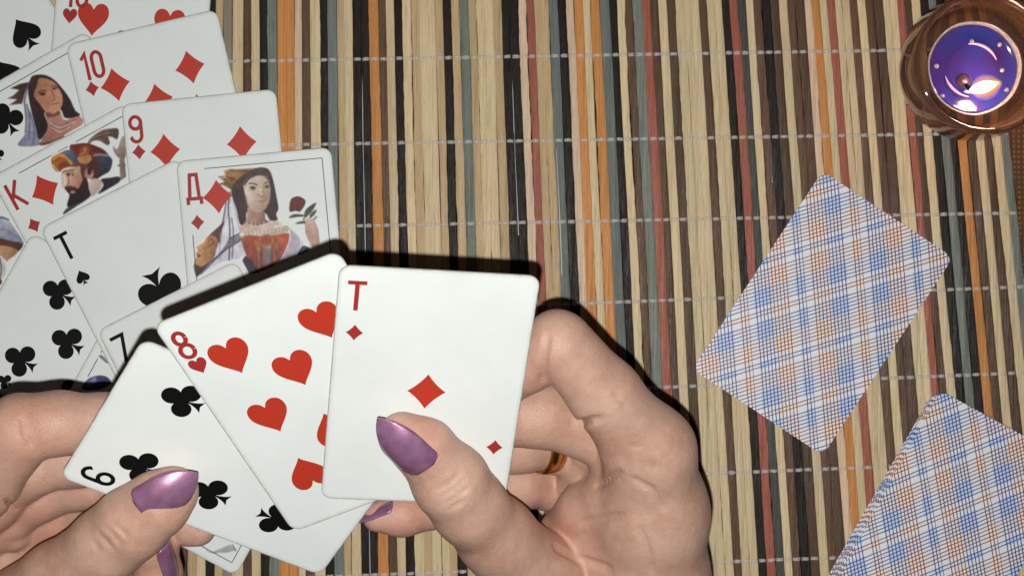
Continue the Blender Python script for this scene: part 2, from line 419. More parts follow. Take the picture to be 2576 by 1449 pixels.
def add_index(card, txt, kind, letter):
    key = (txt, kind)
    red = kind in 'hd'
    if key not in INDEXM:
        INDEXM[key] = flat_mesh('index', glyph_polys(txt, 10.3, .95 if letter else .98, 1.32), M['index_red'] if red else M['black'])
    dy = 10.2 if letter else 9.8; sy = 23.2 if letter else (21.5 if txt == '6' else 18.2); sx = 5.9
    ix = 5.6 if len(txt) == 1 else 8.0
    if txt in '89': ix, sx = 4.5, 4.8
    for s in (1, -1):
        rot = 0 if s == 1 else math.pi
        child('index', INDEXM[key], card, (s*(-W/2+ix), s*(H/2-(dy-2.8 if s < 0 and key == ('T', 'd') else dy))), rot)
        child('index_pip', suit_mesh(kind, 5.4), card, (s*(-W/2+sx), s*(H/2-sy)), rot)
CXP = 14.2
def pips(n):
    r3, r4 = (24.0, 0, -24.0), (24.8, 8.3, -8.3, -24.8)
    if n == 1: return [(0, 0)]
    if n == 6: return [(s*CXP, y) for s in (-1, 1) for y in (24.4, 1.8, -20.8)]
    six = [(s*CXP, y) for s in (-1, 1) for y in r3]
    if n == 7: return six+[(0, 12.2)]
    if n == 8: return six+[(0, 12.2), (0, -12.2)]
    if n == 9: return [(s*CXP, y) for s in (-1, 1) for y in r4]+[(0, 0)]
    return [(s*CXP, y) for s in (-1, 1) for y in r4]+[(0, 15.6), (0, -15.6)]
def make_card(name, label, group=None, me=FACE_UP):
    o = bpy.data.objects.new(name, me); col.objects.link(o)
    return tag(o, label, 'playing card', group)
def number_card(card, txt, n, kind, size=11.8, first_inv=False):
    add_index(card, txt, kind, n == 1)
    for (a, b) in pips(n):
        child('pip', suit_mesh(kind, size), card, (a, b), math.pi if (b < -.5 or first_inv) else 0)
def lay(card, tl, ang, z, scale=1.0):               # top-left corner in the picture, lean in degrees (clockwise +)
    p = tab(tl[0], tl[1], z); a = -math.radians(ang)
    rx, ry = math.cos(a), math.sin(a); ux, uy = -ry, rx
    c = (p[0]+scale*(W/2*rx-H/2*ux), p[1]+scale*(W/2*ry-H/2*uy), z)
    card.matrix_world = Matrix.Translation(Vector(c)*S) @ Matrix.Rotation(a, 4, 'Z') @ Matrix.Diagonal((scale, scale, 1, 1))
    card['_c'] = 0; del card['_c']
    return (c, a, scale)
SCL = 1.025
zc = lambda k: .65 + .42*k

# ------------------------------------------------------------------ painter for the portraits on the court cards
class Canvas:
    def __init__(s, pose, z, zoom, step=.2, ext=None):
        s.pose, s.z, s.zoom, s.step = pose, z, zoom, step
        s.u = np.arange(-W/2+.6, W/2-.6, step); s.v = np.arange(-H/2+.6, H/2-.6, step)
        s.U, s.V = np.meshgrid(s.u, s.v, indexing='ij')
        s.C = np.ones(s.U.shape+(3,))*np.array(PAPER); s.A = np.zeros(s.U.shape)
        g = np.random.RandomState(3); s.nz = []
        for n in (6, 14, 40):
            r = g.rand(s.U.shape[0]//n+3, s.U.shape[1]//n+3)
            ii = np.arange(s.U.shape[0])/n; jj = np.arange(s.U.shape[1])/n
            i0 = ii.astype(int); j0 = jj.astype(int); fi = (ii-i0)[:, None]; fj = (jj-j0)[None]
            s.nz.append(r[i0][:, j0]*(1-fi)*(1-fj)+r[i0+1][:, j0]*fi*(1-fj)+r[i0][:, j0+1]*(1-fi)*fj+r[i0+1][:, j0+1]*fi*fj)
        s.noise = (s.nz[0]*.45+s.nz[1]*.35+s.nz[2]*.2)-.5
    def loc(s, p):                                  # zoomed picture position -> place on the card
        (ox, oy, k) = s.zoom; d = ((ox+p[0]*k)/1.4709, (oy+p[1]*k)/1.4709)
        q = tab(d[0], d[1], s.z); c, a, sc_ = s.pose; dx, dy = q[0]-c[0], q[1]-c[1]
        return np.array([(dx*math.cos(a)+dy*math.sin(a))/sc_, (-dx*math.sin(a)+dy*math.cos(a))/sc_])
    def _apply(s, sl, alpha, rgb, rgb2, gdir, noise):
        c = np.array(lin(rgb)); U, V = s.U[sl], s.V[sl]
        if rgb2 is not None:
            a, b = s.loc(gdir[0]), s.loc(gdir[1]); d = b-a; t = np.clip(((U-a[0])*d[0]+(V-a[1])*d[1])/(d@d), 0, 1)[..., None]
            c = c*(1-t)+np.array(lin(rgb2))*t
        c = c*(1+noise*2*s.noise[sl])[..., None]; al = alpha[..., None]
        s.C[sl] = s.C[sl]*(1-al)+np.clip(c, 0, 1)*al; s.A[sl] = np.maximum(s.A[sl], alpha)
    def _sl(s, P, m):
        a = P.min(0)-m; b = P.max(0)+m
        i = np.searchsorted(s.u, (a[0], b[0])); j = np.searchsorted(s.v, (a[1], b[1]))
        return slice(i[0], i[1]), slice(j[0], j[1])
    def poly(s, pts, rgb, rgb2=None, gdir=None, soft=.3, noise=.25, op=1., curve=True):
        P = np.array([s.loc(p) for p in pts])
        if curve: P = np.array(smooth_poly(P, 5))
        sl = s._sl(P, soft+.3); U, V = s.U[sl], s.V[sl]
        if U.size == 0: return
        d = np.full(U.shape, 1e9); ins = np.zeros(U.shape, bool)
        for i in range(len(P)):
            a, b = P[i-1], P[i]; e = b-a; t = np.clip(((U-a[0])*e[0]+(V-a[1])*e[1])/(e@e+1e-12), 0, 1)
            d = np.minimum(d, (U-a[0]-t*e[0])**2+(V-a[1]-t*e[1])**2)
            cnd = (a[1] > V) != (b[1] > V)
            xi = a[0]+(V-a[1])*e[0]/(e[1] if abs(e[1]) > 1e-12 else 1e-12); ins ^= cnd & (U < xi)
        d = np.sqrt(d); d[ins] *= -1
        s._apply(sl, np.clip(.5-d/soft, 0, 1)*op, rgb, rgb2, gdir, noise)
    def line(s, pts, wd, rgb, soft=.22, noise=.2, op=1.):   # wd in zoom px
        k = s.zoom[2]/1.4709*D0/F; P = np.array([s.loc(p) for p in pts]); wd = wd*k/2
        if len(P) > 2:
            Q = []
            for i in range(len(P)-1):
                p0, p1, p2, p3 = P[max(i-1, 0)], P[i], P[i+1], P[min(i+2, len(P)-1)]
                for t in np.linspace(0, 1, 6)[:-1]: Q.append(.5*((2*p1)+(-p0+p2)*t+(2*p0-5*p1+4*p2-p3)*t*t+(-p0+3*p1-3*p2+p3)*t**3))
            P = np.array(Q+[P[-1]])
        sl = s._sl(P, wd+soft+.2); U, V = s.U[sl], s.V[sl]
        if U.size == 0: return
        d = np.full(U.shape, 1e9)
        for a, b in zip(P[:-1], P[1:]):
            e = b-a; t = np.clip(((U-a[0])*e[0]+(V-a[1])*e[1])/(e@e+1e-12), 0, 1)
            d = np.minimum(d, (U-a[0]-t*e[0])**2+(V-a[1]-t*e[1])**2)
        s._apply(sl, np.clip(.5-(np.sqrt(d)-wd)/soft, 0, 1)*op, rgb, None, None, noise)
    def dot(s, p, r, rgb, rx=None, **k):
        rx = rx or r; s.poly([(p[0]+rx*math.cos(t), p[1]+r*math.sin(t)) for t in np.linspace(0, 6.283, 11)[:-1]], rgb, **k)
    def build(s, name, card, h=.03):
        g = np.random.RandomState(11); fine = g.rand(*s.U.shape)*.5+np.roll(g.rand(*s.U.shape), 1, 0)*.5-.5
        def blur(a, n=1):
            for _ in range(n):
                for ax in (0, 1): a = .25*np.roll(a, 1, ax)+.5*a+.25*np.roll(a, -1, ax)
            return a
        mott = s.nz[0]-.5
        lum = 1+(blur(fine, 1)*.55+mott*.20+(s.nz[1]-.5)*.22)*(s.A > .3)
        ink = ((np.sin((s.U*.8+s.V*.6)*6.283/.62) > .45)*.16+(np.sin((s.U*.5-s.V*.86)*6.283/.85) > .6)*.12)*(s.A > .6)*(s.C.mean(-1) < .62)*(s.nz[1] > .35)
        s.C = np.clip(blur(s.C*(1-ink)[..., None], 1)*blur(lum)[..., None], 0, 1); s.A = blur(s.A, 2)
        pw = np.array(PAPER); s.C = pw*np.minimum(s.C/pw, 1.0)**1.1
        keep = s.A > .004; cell = keep[:-1, :-1] | keep[1:, :-1] | keep[:-1, 1:] | keep[1:, 1:]
        ids = np.full(s.U.shape, -1); I, J = np.nonzero(cell); used = np.zeros(s.U.shape, bool)
        for a, b in ((0, 0), (1, 0), (0, 1), (1, 1)): used[I+a, J+b] = True
        ids[used] = np.arange(used.sum())
        V = np.stack([s.U[used]*S, s.V[used]*S, np.zeros(used.sum())], 1)
        Fq = np.stack([ids[I, J], ids[I+1, J], ids[I+1, J+1], ids[I, J+1]], 1)
        me = bpy.data.meshes.new(name); me.from_pydata(V.tolist(), [], Fq.tolist())
        at_ = me.color_attributes.new('print', 'FLOAT_COLOR', 'POINT')
        at_.data.foreach_set('color', np.concatenate([s.C[used], np.ones((used.sum(), 1))], 1).astype(np.float32).ravel())
        me.materials.append(M['print'])
        return child(name, me, card, h=h)
def frame_lines(card, sides, inset=3.7, wd=.32):
    x, y = W/2-inset, H/2-inset; segs = {'t': [(-x+6.5, y), (x, y)], 'r': [(x, y), (x, -y+25)], 'l': [(-x, y-24), (-x, -y)], 'b': [(-x, -y), (x-7, -y)]}
    me = flat_mesh('frame_line', [q for k in sides for q in ribbon(segs[k], wd)], M['frame_ink'])
    child('frame_line', me, card, h=.02)
M['frame_ink'] = plain('frame_ink', lin((70, 72, 70)), .5, .3)

# ------------------------------------------------------------------ cards spread on the mat
G1 = 'cards spread face up on the mat'
c = make_card('playing_card', 'spade card in the top left corner, mostly out of the picture', G1)
number_card(c, '10', 10, 's'); lay(c, (-250, 137), -33.0, zc(0), SCL)
c = make_card('playing_card', 'ten of hearts, uppermost red card, cut by the top edge of the picture', G1)
number_card(c, '10', 10, 'h'); lay(c, (146, -85), 4.6, zc(1), SCL)
cq = make_card('playing_card', 'queen of clubs with brown hair and grey veil under the ten of diamonds', G1)
add_index(cq, 'D', 'c', True); PQ = lay(cq, (-121, 271), -29.6, zc(2), SCL); frame_lines(cq, 'trlb')
child('pip', suit_mesh('c', 11.8), cq, (-W/2+15.6, H/2-13.8))
c = make_card('playing_card', 'ten of diamonds overlapping the ten of hearts', G1)
number_card(c, '10', 10, 'd'); lay(c, (165, 113), -13.2, zc(3), SCL)
ccap = make_card('playing_card', 'court card showing only a pale blue cap at the left edge of the picture', G1)
PC = lay(ccap, (-150, 760), -61, zc(3.3), SCL)
ck = make_card('playing_card', 'king of diamonds in profile with turban and dark beard', G1)
add_index(ck, 'K', 'd', True); PK = lay(ck, (-25, 448), -28.8, zc(4), SCL); frame_lines(ck, 'trlb')
child('pip', suit_mesh('d', 11.8), ck, (-W/2+15.7, H/2-13.8))
c = make_card('playing_card', 'nine of diamonds between the ten of diamonds and the queen with the rose', G1)
number_card(c, '9', 9, 'd'); lay(c, (305, 263), -5.7, zc(5), SCL)
c = make_card('playing_card', 'black club card without a figure in view, left of the ace of spades', G1)
number_card(c, '8', 8, 'c'); lay(c, (-112, 926), -60.5, zc(5.6), SCL)
c = make_card('playing_card', 'ace of spades with a black T in its corner', G1)
add_index(c, 'T', 's', True); child('pip', suit_mesh('s', 17.5), c, (.6, 1.5), math.pi); lay(c, (100, 575), -27.0, zc(7), SCL)
cj = make_card('playing_card', 'court card with a blue hat, its lower corner showing below the six of clubs', G1)
PJ = lay(cj, (74, 1164), -61.3, zc(6.4), SCL); frame_lines(cj, 'trlb')
cd = make_card('playing_card', 'queen of diamonds with a dark red rose and white veil', G1)
add_index(cd, 'D', 'd', True); PD = lay(cd, (443, 406), -5.2, zc(8), SCL); frame_lines(cd, 'trlb')
child('pip', suit_mesh('d', 11.8), cd, (-W/2+14.1, H/2-14.4))
c = make_card('playing_card', 'seven of clubs behind the eight of hearts and six of clubs', G1)
number_card(c, '7', 7, 'c'); lay(c, (244, 832), -26.8, zc(9), SCL)

# ---- queen of diamonds
K = Canvas(PD, zc(8), (640, 560, .32435))
K.poly([(640,205),(760,205),(960,190),(800,280),(660,440),(600,400),(480,385),(590,350),(510,290),(610,305),(575,222)], (190,148,92), (120,88,56), ((560,220),(700,420)), noise=.7, curve=False)
K.line([(520,292),(610,290),(700,330)], 10, (80,55,40)); K.line([(490,388),(600,360),(660,400)], 10, (80,58,44)); K.line([(600,220),(690,260),(760,240)], 9, (190,150,95))
K.poly([(480,400),(590,395),(645,460),(700,620),(765,900),(800,1050),(825,1180),(700,1235),(560,1265),(420,1340),(300,1412),(430,1250),(505,1010),(575,720),(600,560),(560,470)], (228,228,232), (208,208,218), ((500,400),(700,1200)), noise=.12)
for q, wd_, cc in (([(650,470),(632,650),(650,900),(640,1240)], 16, (62,66,88)), ([(605,590),(575,780),(520,1000),(470,1190)], 18, (122,128,150)), ([(670,760),(690,950),(675,1220)], 12, (78,80,100)), ([(690,560),(730,760),(770,960)], 10, (170,170,186)), ([(560,900),(535,1100),(540,1230)], 9, (140,130,136)), ([(610,800),(600,980),(580,1180)], 12, (232,232,236))):
    K.line(q, wd_, cc)
K.poly([(640,1000),(780,925),(785,1010),(640,1105),(480,1250),(330,1400),(300,1412),(430,1262),(560,1130)], (112,104,118), (86,80,96), ((700,960),(400,1350)), noise=.9, op=.85, curve=False)
K.line([(640,998),(780,925)], 12, (58,50,60)); K.line([(640,1108),(785,1008)], 10, (60,54,66)); K.line([(640,1085),(540,1170),(440,1260)], 8, (60,52,66))
K.poly([(960,190),(1050,187),(1110,230),(1150,350),(1180,500),(1205,650),(1180,720),(1195,785),(1110,790),(1040,700),(850,690),(835,810),(765,835),(720,650),(662,450),(740,320),(860,235)], (84,62,56), (62,44,46), ((900,250),(900,800)), noise=.7)
for a in range(7): K.line([(770+a*10,340+a*4),(745+a*14,520),(775+a*13,780)], 6, (104,82,74) if a % 2 else (44,30,34), op=.7)
for a in range(5): K.line([(1100+a*8,330),(1120+a*14,520),(1080+a*20,760)], 6, (98,76,70) if a % 2 else (44,32,36), op=.7)
K.poly([(860,640),(990,690),(1045,690),(1060,775),(1110,805),(960,850),(815,845),(850,760)], (188,158,138), (150,114,98), ((860,700),(1050,720)), noise=.15)
K.poly([(770,850),(880,835),(1000,850),(1160,792),(1250,830),(1300,870),(1200,905),(1000,925),(790,935)], (206,180,160), (222,208,194), ((780,900),(1200,860)), noise=.12)
K.poly([(808,370),(850,305),(950,266),(1050,272),(1092,320),(1112,450),(1104,560),(1065,640),(1005,690),(940,690),(870,640),(838,540),(815,450)], (222,205,188), (176,150,130), ((850,450),(1110,560)), soft=.35, noise=.08)
K.poly([(838,540),(900,610),(1000,640),(1060,640),(1005,690),(940,690),(870,640)], (196,170,148), soft=1.2, noise=.1, op=.6)
K.poly([(808,370),(850,305),(950,262),(1050,270),(1092,320),(1080,330),(1040,285),(950,285),(870,325),(825,390)], (70,50,48), noise=.4, soft=.5)
K.line([(870,372),(910,368),(962,385)], 15, (72,56,50)); K.line([(1040,375),(1075,352),(1100,360)], 13, (80,64,56))
K.dot((912,422), 22, (150,132,112), 36); K.dot((915,420), 13, (70,62,52), 20); K.line([(872,412),(910,402),(945,415)], 8, (88,70,58)); K.line([(885,440),(920,446),(945,436)], 6, (140,116,98))
K.dot((1075,410), 22, (150,130,110), 26); K.dot((1072,408), 12, (76,66,56), 16); K.line([(1045,402),(1075,388),(1100,402)], 8, (88,70,58))
K.line([(1040,375),(1030,430),(1045,485)], 10, (168,140,118)); K.line([(978,500),(1010,520),(1045,512)], 12, (150,112,92)); K.line([(1000,430),(1005,490)], 16, (232,218,202), op=.8)
K.line([(975,574),(1015,570),(1052,566)], 9, (138,86,78)); K.line([(995,590),(1030,594)], 10, (170,122,108)); K.line([(985,620),(1030,618)], 8, (176,146,124))
for i, t in enumerate(np.linspace(0, 1, 12)): K.dot((825+260*t, 800+36*math.sin(t*3.14)), 14, (196,168,150) if i % 2 else (110,84,76), 9)
K.poly([(780,925),(1000,918),(1150,880),(1290,850),(1332,882),(1290,930),(1150,955),(1000,965),(790,975)], (218,210,196), (198,186,170), ((800,930),(1300,900)), noise=.3)
for t in np.linspace(0, 1, 12): K.line([(820+480*t, 925-55*t),(826+480*t, 965-50*t)], 6, (150,130,112))
K.poly([(790,976),(1000,966),(1160,955),(1290,932),(1332,955),(1312,1080),(1240,1230),(1100,1330),(960,1382),(900,1382),(832,1180)], (176,88,60), (108,58,54), ((1000,980),(1000,1360)), noise=.6)
K.poly([(985,990),(1060,950),(1140,990),(1130,1060),(1060,1090),(1000,1050)], (168,88,50), noise=.5)
K.line([(1000,985),(985,1040),(1060,1085),(1130,1050),(1140,985),(1060,950),(1000,985)], 12, (178,128,72))
K.poly([(930,1020),(985,1060),(990,1140),(950,1120)], (166,116,66), noise=.7); K.poly([(1150,1010),(1210,990),(1190,1090),(1140,1130)], (160,108,60), noise=.7)
K.poly([(1030,1085),(1120,1080),(1112,1320),(1032,1345)], (160,146,142), (110,90,92), ((1070,1090),(1070,1330)), noise=.5, curve=False)
K.line([(975,1130),(985,1360)], 10, (170,130,90)); K.line([(1150,1120),(1165,1290)], 10, (160,120,84))
K.poly([(825,1190),(900,1250),(985,1385),(870,1402),(790,1245)], (44,48,66), (58,50,66), ((820,1220),(960,1380)), noise=.5, curve=False)
K.poly([(1332,882),(1400,930),(1460,1000),(1500,1090),(1400,1172),(1220,1272),(1296,1100),(1335,960)], (216,212,218), (190,184,198), ((1350,900),(1300,1250)), noise=.12)
for a in range(5): K.line([(1345+a*22,900+a*24),(1350+a*22,1030+a*14),(1250+a*36,1235-a*20)], 7, (140,126,132))
K.poly([(1480,1078),(1565,1112),(1500,1160),(1420,1180)], (64,58,76), noise=.6)
K.poly([(1480,770),(1560,760),(1610,792),(1650,880),(1668,1000),(1665,1070),(1600,1098),(1550,1030),(1512,930),(1505,840)], (212,186,170), (188,152,138), ((1500,800),(1660,1000)), noise=.1)
for y in (850, 885, 925): K.line([(1510,y-6),(1550,y-12),(1580,y+4)], 6, (150,112,100))
K.line([(1612,800),(1655,900),(1668,1060)], 6, (150,116,104))
K.poly([(1340,560),(1390,520),(1450,518),(1512,562),(1500,625),(1450,690),(1400,682),(1330,686)], (118,34,42), (84,22,32), ((1380,540),(1460,680)), noise=.5)
for q in ([(1370,560),(1400,610),(1390,670)], [(1480,560),(1450,620),(1460,680)], [(1400,545),(1440,570)]): K.line(q, 9, (160,66,70), op=.8)
for q in ([(1495,745),(1520,660),(1632,585),(1600,670),(1525,752)], [(1320,765),(1370,720),(1480,722),(1490,745),(1420,752)], [(1555,748),(1580,700),(1640,665),(1625,712),(1580,760)], [(1395,828),(1450,800),(1510,800),(1500,826)], [(1595,780),(1625,750),(1650,738),(1630,770),(1610,785)]):
    K.poly(q, (84,88,76), (56,60,54), (q[0], q[2]), noise=.4)
K.line([(1500,745),(1490,790),(1510,830)], 9, (78,78,66))
# the other queen's head, lower left
K.poly([(590,800),(520,860),(440,930),(400,980),(440,980),(500,1000),(530,1050),(545,950)], (96,70,58), noise=.4)
K.poly([(420,955),(380,990),(345,1045),(266,1092),(288,1130),(262,1165),(268,1195),(240,1285),(330,1312),(430,1250),(492,1130),(518,1020),(480,975)], (204,162,112), (150,104,72), ((300,1150),(500,1180)), noise=.2)
K.line([(425,960),(415,1010),(400,1050)], 10, (110,74,56)); K.poly([(430,970),(490,990),(500,1030),(450,1060),(425,1030)], (176,130,104), noise=.2); K.line([(440,1000),(470,1030),(420,1080)], 12, (100,62,48))
K.line([(285,1130),(320,1128),(360,1100)], 7, (140,98,68)); K.poly([(275,1180),(310,1180),(300,1215)], (92,58,50), noise=.2); K.line([(430,1150),(470,1180),(440,1240)], 24, (128,82,58), op=.6)
K.poly([(240,1288),(330,1312),(440,1245),(300,1412),(262,1425)], (92,62,54), (70,44,44), ((280,1320),(300,1420)), noise=.2)
K.build('portrait', cd)
# ---- king of diamonds
K = Canvas(PK, zc(4), (0, 450, .31053))
K.poly([(1350,290),(1400,330),(1440,210),(1490,180),(1500,420),(1420,432),(1380,400),(1350,340)], (176,160,148), (140,122,110), ((1360,300),(1490,400)), noise=.25)
K.poly([(1422,430),(1485,430),(1505,660),(1432,712),(1425,520)], (160,144,130), (112,96,86), ((1425,500),(1500,500)), noise=.2, curve=False); K.line([(1412,525),(1490,520)], 22, (130,112,98))
K.poly([(1030,285),(1080,200),(1200,112),(1300,86),(1412,92),(1402,212),(1340,190),(1290,188),(1312,250),(1282,287),(1180,232),(1092,242),(1050,305)], (126,104,86), (84,68,58), ((1080,240),(1400,120)), noise=.5)
for a in range(4): K.line([(1060,280-a*14),(1160,190-a*16),(1300,150-a*18+(a == 0)*50)], 7, (176,156,134) if a % 2 else (70,54,46))
K.poly([(830,305),(900,270),(1020,258),(1110,285),(1230,330),(1315,420),(1342,475),(1310,590),(1215,650),(1120,705),(1030,640),(900,540)], (48,48,66), (70,72,90), ((1250,620),(1200,440)), noise=.35)
K.poly([(830,310),(900,272),(1060,265),(1200,318),(1260,370),(1110,420),(950,400)], (132,48,38), (90,36,38), ((900,280),(1240,380)), noise=.35)
K.poly([(1030,450),(1120,412),(1185,500),(1150,660),(1060,610)], (92,42,44), noise=.4)
K.line([(1115,405),(1200,398),(1310,412)], 10, (190,184,180)); K.line([(1125,380),(1220,384)], 8, (150,100,96))
K.poly([(620,432),(700,382),(800,340),(872,362),(912,420),(935,495),(1022,508),(1022,542),(850,545),(760,562),(705,602),(645,575),(615,505)], (176,112,58), (120,70,46), ((640,420),(960,530)), noise=.3)
K.poly([(735,388),(815,342),(880,372),(922,460),(905,500),(830,470)], (104,112,132), (76,84,104), ((760,390),(900,470)), noise=.4)
K.line([(640,450),(690,405),(770,420),(850,500)], 34, (206,152,76)); K.line([(630,520),(660,560),(690,585)], 22, (208,160,120)); K.poly([(700,515),(760,482),(832,522),(745,572),(712,600)], (158,70,32), noise=.3)
K.line([(905,505),(960,515),(1020,512)], 14, (84,70,66))
K.dot((1010,345), 62, (158,82,44), 60, noise=.6); K.dot((1008,440), 66, (198,140,88), 84, noise=.3); K.dot((1010,335), 26, (196,128,70), 28)
K.line([(930,420),(1010,395),(1095,395)], 12, (120,62,36))
K.poly([(738,602),(780,572),(900,545),(962,540),(985,640),(992,720),(960,820),(900,872),(820,852),(775,782),(742,797),(734,690)], (214,186,160), (176,124,98), ((760,640),(980,740)), noise=.12)
K.poly([(742,625),(775,640),(800,720),(790,752),(768,770),(742,797),(735,690)], (222,208,186), noise=.08)
K.line([(745,605),(800,592),(880,580)], 14, (120,92,74)); K.dot((815,632), 20, (72,56,46), 24); K.line([(845,620),(880,610)], 12, (110,84,68)); K.dot((868,640), 10, (90,70,58), 16)
K.line([(815,650),(820,720),(800,760)], 12, (140,98,78)); K.dot((900,720), 46, (196,140,112), 40, soft=1.0, op=.7)
K.poly([(770,790),(850,768),(930,800),(985,700),(1020,660),(1052,722),(1062,800),(1085,882),(960,982),(830,1022),(798,992),(826,882),(800,842)], (54,32,30), (30,22,26), ((850,780),(900,1000)), noise=.4)
K.poly([(770,786),(830,765),(900,782),(920,806),(850,800),(790,812)], (110,52,40), noise=.3); K.dot((868,842), 16, (176,128,126), 30)
K.poly([(958,540),(1015,530),(1015,640),(990,710)], (98,62,50), noise=.4)
K.dot((1062,622), 66, (190,140,126), 54, noise=.15); K.poly([(1050,560),(1095,560),(1090,620),(1060,640),(1040,600)], (70,34,42), noise=.3); K.line([(1030,640),(1060,672),(1100,630)], 12, (210,168,154))
K.poly([(1058,735),(1110,682),(1200,700),(1212,762),(1150,832),(1092,884)], (218,200,188), (190,166,152), ((1080,740),(1200,800)), noise=.08)
K.poly([(1205,690),(1320,668),(1422,658),(1424,722),(1300,800),(1170,866),(1232,762)], (46,42,48), noise=.4); K.line([(1215,740),(1180,820),(1100,890)], 18, (196,184,172))
K.poly([(802,1030),(1000,945),(1090,890),(960,980),(760,1112)], (74,68,72), noise=.4)
K.build('portrait', ck)
# ---- queen of clubs
K = Canvas(PQ, zc(2), (0, 0, .36922))
K.poly([(300,800),(335,780),(285,950),(275,1040),(330,1180),(385,1380),(392,1460),(180,1460),(255,1330),(245,1110),(228,960)], (182,182,196), (142,144,166), ((300,900),(300,1400)), noise=.15)
for q in ([(290,850),(250,1000),(262,1180),(250,1330)], [(275,1050),(300,1200),(290,1400)], [(300,1130),(345,1290),(330,1440)]): K.line(q, 9, (96,98,122))
K.line([(325,795),(280,930),(262,1040)], 10, (226,222,222))
K.poly([(260,830),(200,842),(100,890),(190,905),(130,962),(70,990),(170,1002),(88,1058),(222,1045),(244,950),(295,825)], (98,72,62), (70,48,46), ((100,950),(260,900)), noise=.5, curve=False)
K.poly([(330,762),(430,750),(530,790),(620,880),(700,990),(755,1105),(805,1150),(765,1182),(650,1185),(600,1100),(450,1130),(490,1270),(430,1380),(390,1400),(360,1290),(300,1060),(282,900),(300,810)], (70,44,44), (44,26,32), ((450,780),(450,1300)), noise=.5)
K.poly([(460,1125),(590,1105),(650,1205),(795,1170),(830,1245),(700,1325),(500,1445),(395,1448),(480,1290)], (196,150,128), (160,112,96), ((600,1150),(450,1400)), noise=.15)
K.poly([(392,792),(450,788),(530,822),(582,880),(622,960),(626,1040),(592,1110),(540,1142),(462,1122),(392,1035),(342,962),(370,870)], (176,124,98), (212,160,130), ((380,940),(600,980)), noise=.12)
K.poly([(460,1125),(540,1142),(592,1110),(600,1150),(520,1180),(465,1170)], (132,84,70), noise=.2, soft=.6)
K.line([(385,935),(420,910),(460,915)], 14, (96,62,52)); K.dot((428,945), 18, (76,52,46), 32); K.line([(515,870),(550,862),(580,890)], 12, (96,62,52)); K.dot((545,890), 14, (80,54,48), 20)
K.line([(510,900),(545,985),(548,1002),(515,1015)], 9, (150,98,78)); K.line([(525,1050),(560,1042),(590,1035)], 10, (150,78,68))
for a in range(5): K.line([(500+a*8,1210+a*24),(600,1260+a*22),(760-a*20,1200+a*26)], 8, (214,196,186) if a % 2 else (140,112,108))
K.line([(395,1448),(500,1430),(640,1370)], 14, (92,62,48))
K.build('portrait', cq)
# ---- pale cap at the left edge, blue hat card
K = Canvas(PC, zc(3.3), (0, 500, .5439))
K.poly([(-60,560),(0,550),(45,562),(95,625),(165,742),(80,722),(-60,690)], (192,194,206), (150,154,176), ((40,570),(60,710)), noise=.15)
K.line([(-40,566),(10,562),(60,575)], 8, (50,56,80)); K.line([(-30,640),(50,650),(120,700)], 6, (120,124,150))
K.poly([(-60,690),(60,716),(158,742),(110,800),(40,760),(-60,765)], (98,62,52), noise=.4)
K.poly([(-60,765),(40,755),(125,790),(60,850),(50,862),(0,820),(-60,830)], (206,170,130), (170,124,90), ((-20,780),(90,830)), noise=.15)
K.poly([(-60,830),(0,825),(40,870),(30,960),(-60,1000)], (206,206,204), noise=.15); K.line([(0,840),(10,920),(-10,1000)], 8, (90,80,76)); K.poly([(-60,985),(0,975),(12,1010),(-60,1060)], (140,52,46), noise=.3)
K.build('portrait', ccap)
K = Canvas(PJ, zc(6.4), (0, 1150, .2174))
K.poly([(1400,1340),(1480,1175),(1600,1112),(1720,1095),(1825,1122),(1895,1200),(1860,1262),(1700,1340)], (84,90,136), (58,60,104), ((1500,1150),(1850,1200)), noise=.3)
K.poly([(1500,1210),(1600,1130),(1640,1140),(1610,1260),(1480,1280)], (140,148,186), noise=.2, soft=.8, op=.8)
K.poly([(1670,770),(1720,740),(1875,870),(1880,918),(1800,880)], (128,134,144), noise=.3, curve=False)
K.build('portrait', cj)
K = Canvas(PJ, zc(6.4), (600, 1930, .4658))
K.poly([(380,245),(545,175),(590,228),(500,246)], (186,192,194), (160,166,170), ((400,240),(580,200)), noise=.2, curve=False); K.line([(560,180),(588,228)], 8, (70,70,72)); K.line([(330,190),(370,235),(430,245)], 5, (110,112,110))
K.build('portrait', cj)

# ------------------------------------------------------------------ face-down card and the talon
c = make_card('playing_card', 'single face-down card with blue and brown plaid back lying on bare mat', None, BACK_UP)
lay(c, (2069, 431), 33.4, .75, 1.035)
deck_n = 16
for k in range(deck_n):
    last = k == deck_n-1
    c = make_card('playing_card', 'top plaid-backed card of the face-down deck at the right corner' if last else 'plaid-backed card inside the face-down deck, edge showing at the left side', 'face-down deck', BACK_UP)
    j = 0 if last else 1
    e = (deck_n-1-k)/(deck_n-1)
    lay(c, (2364-j*(16*e+rnd.uniform(-1, 5)), 981+j*(3*e+rnd.uniform(-2, 5))), 28.5+j*(.9*e+rnd.uniform(-.4, .6)), .75+.36*k, 1.025)

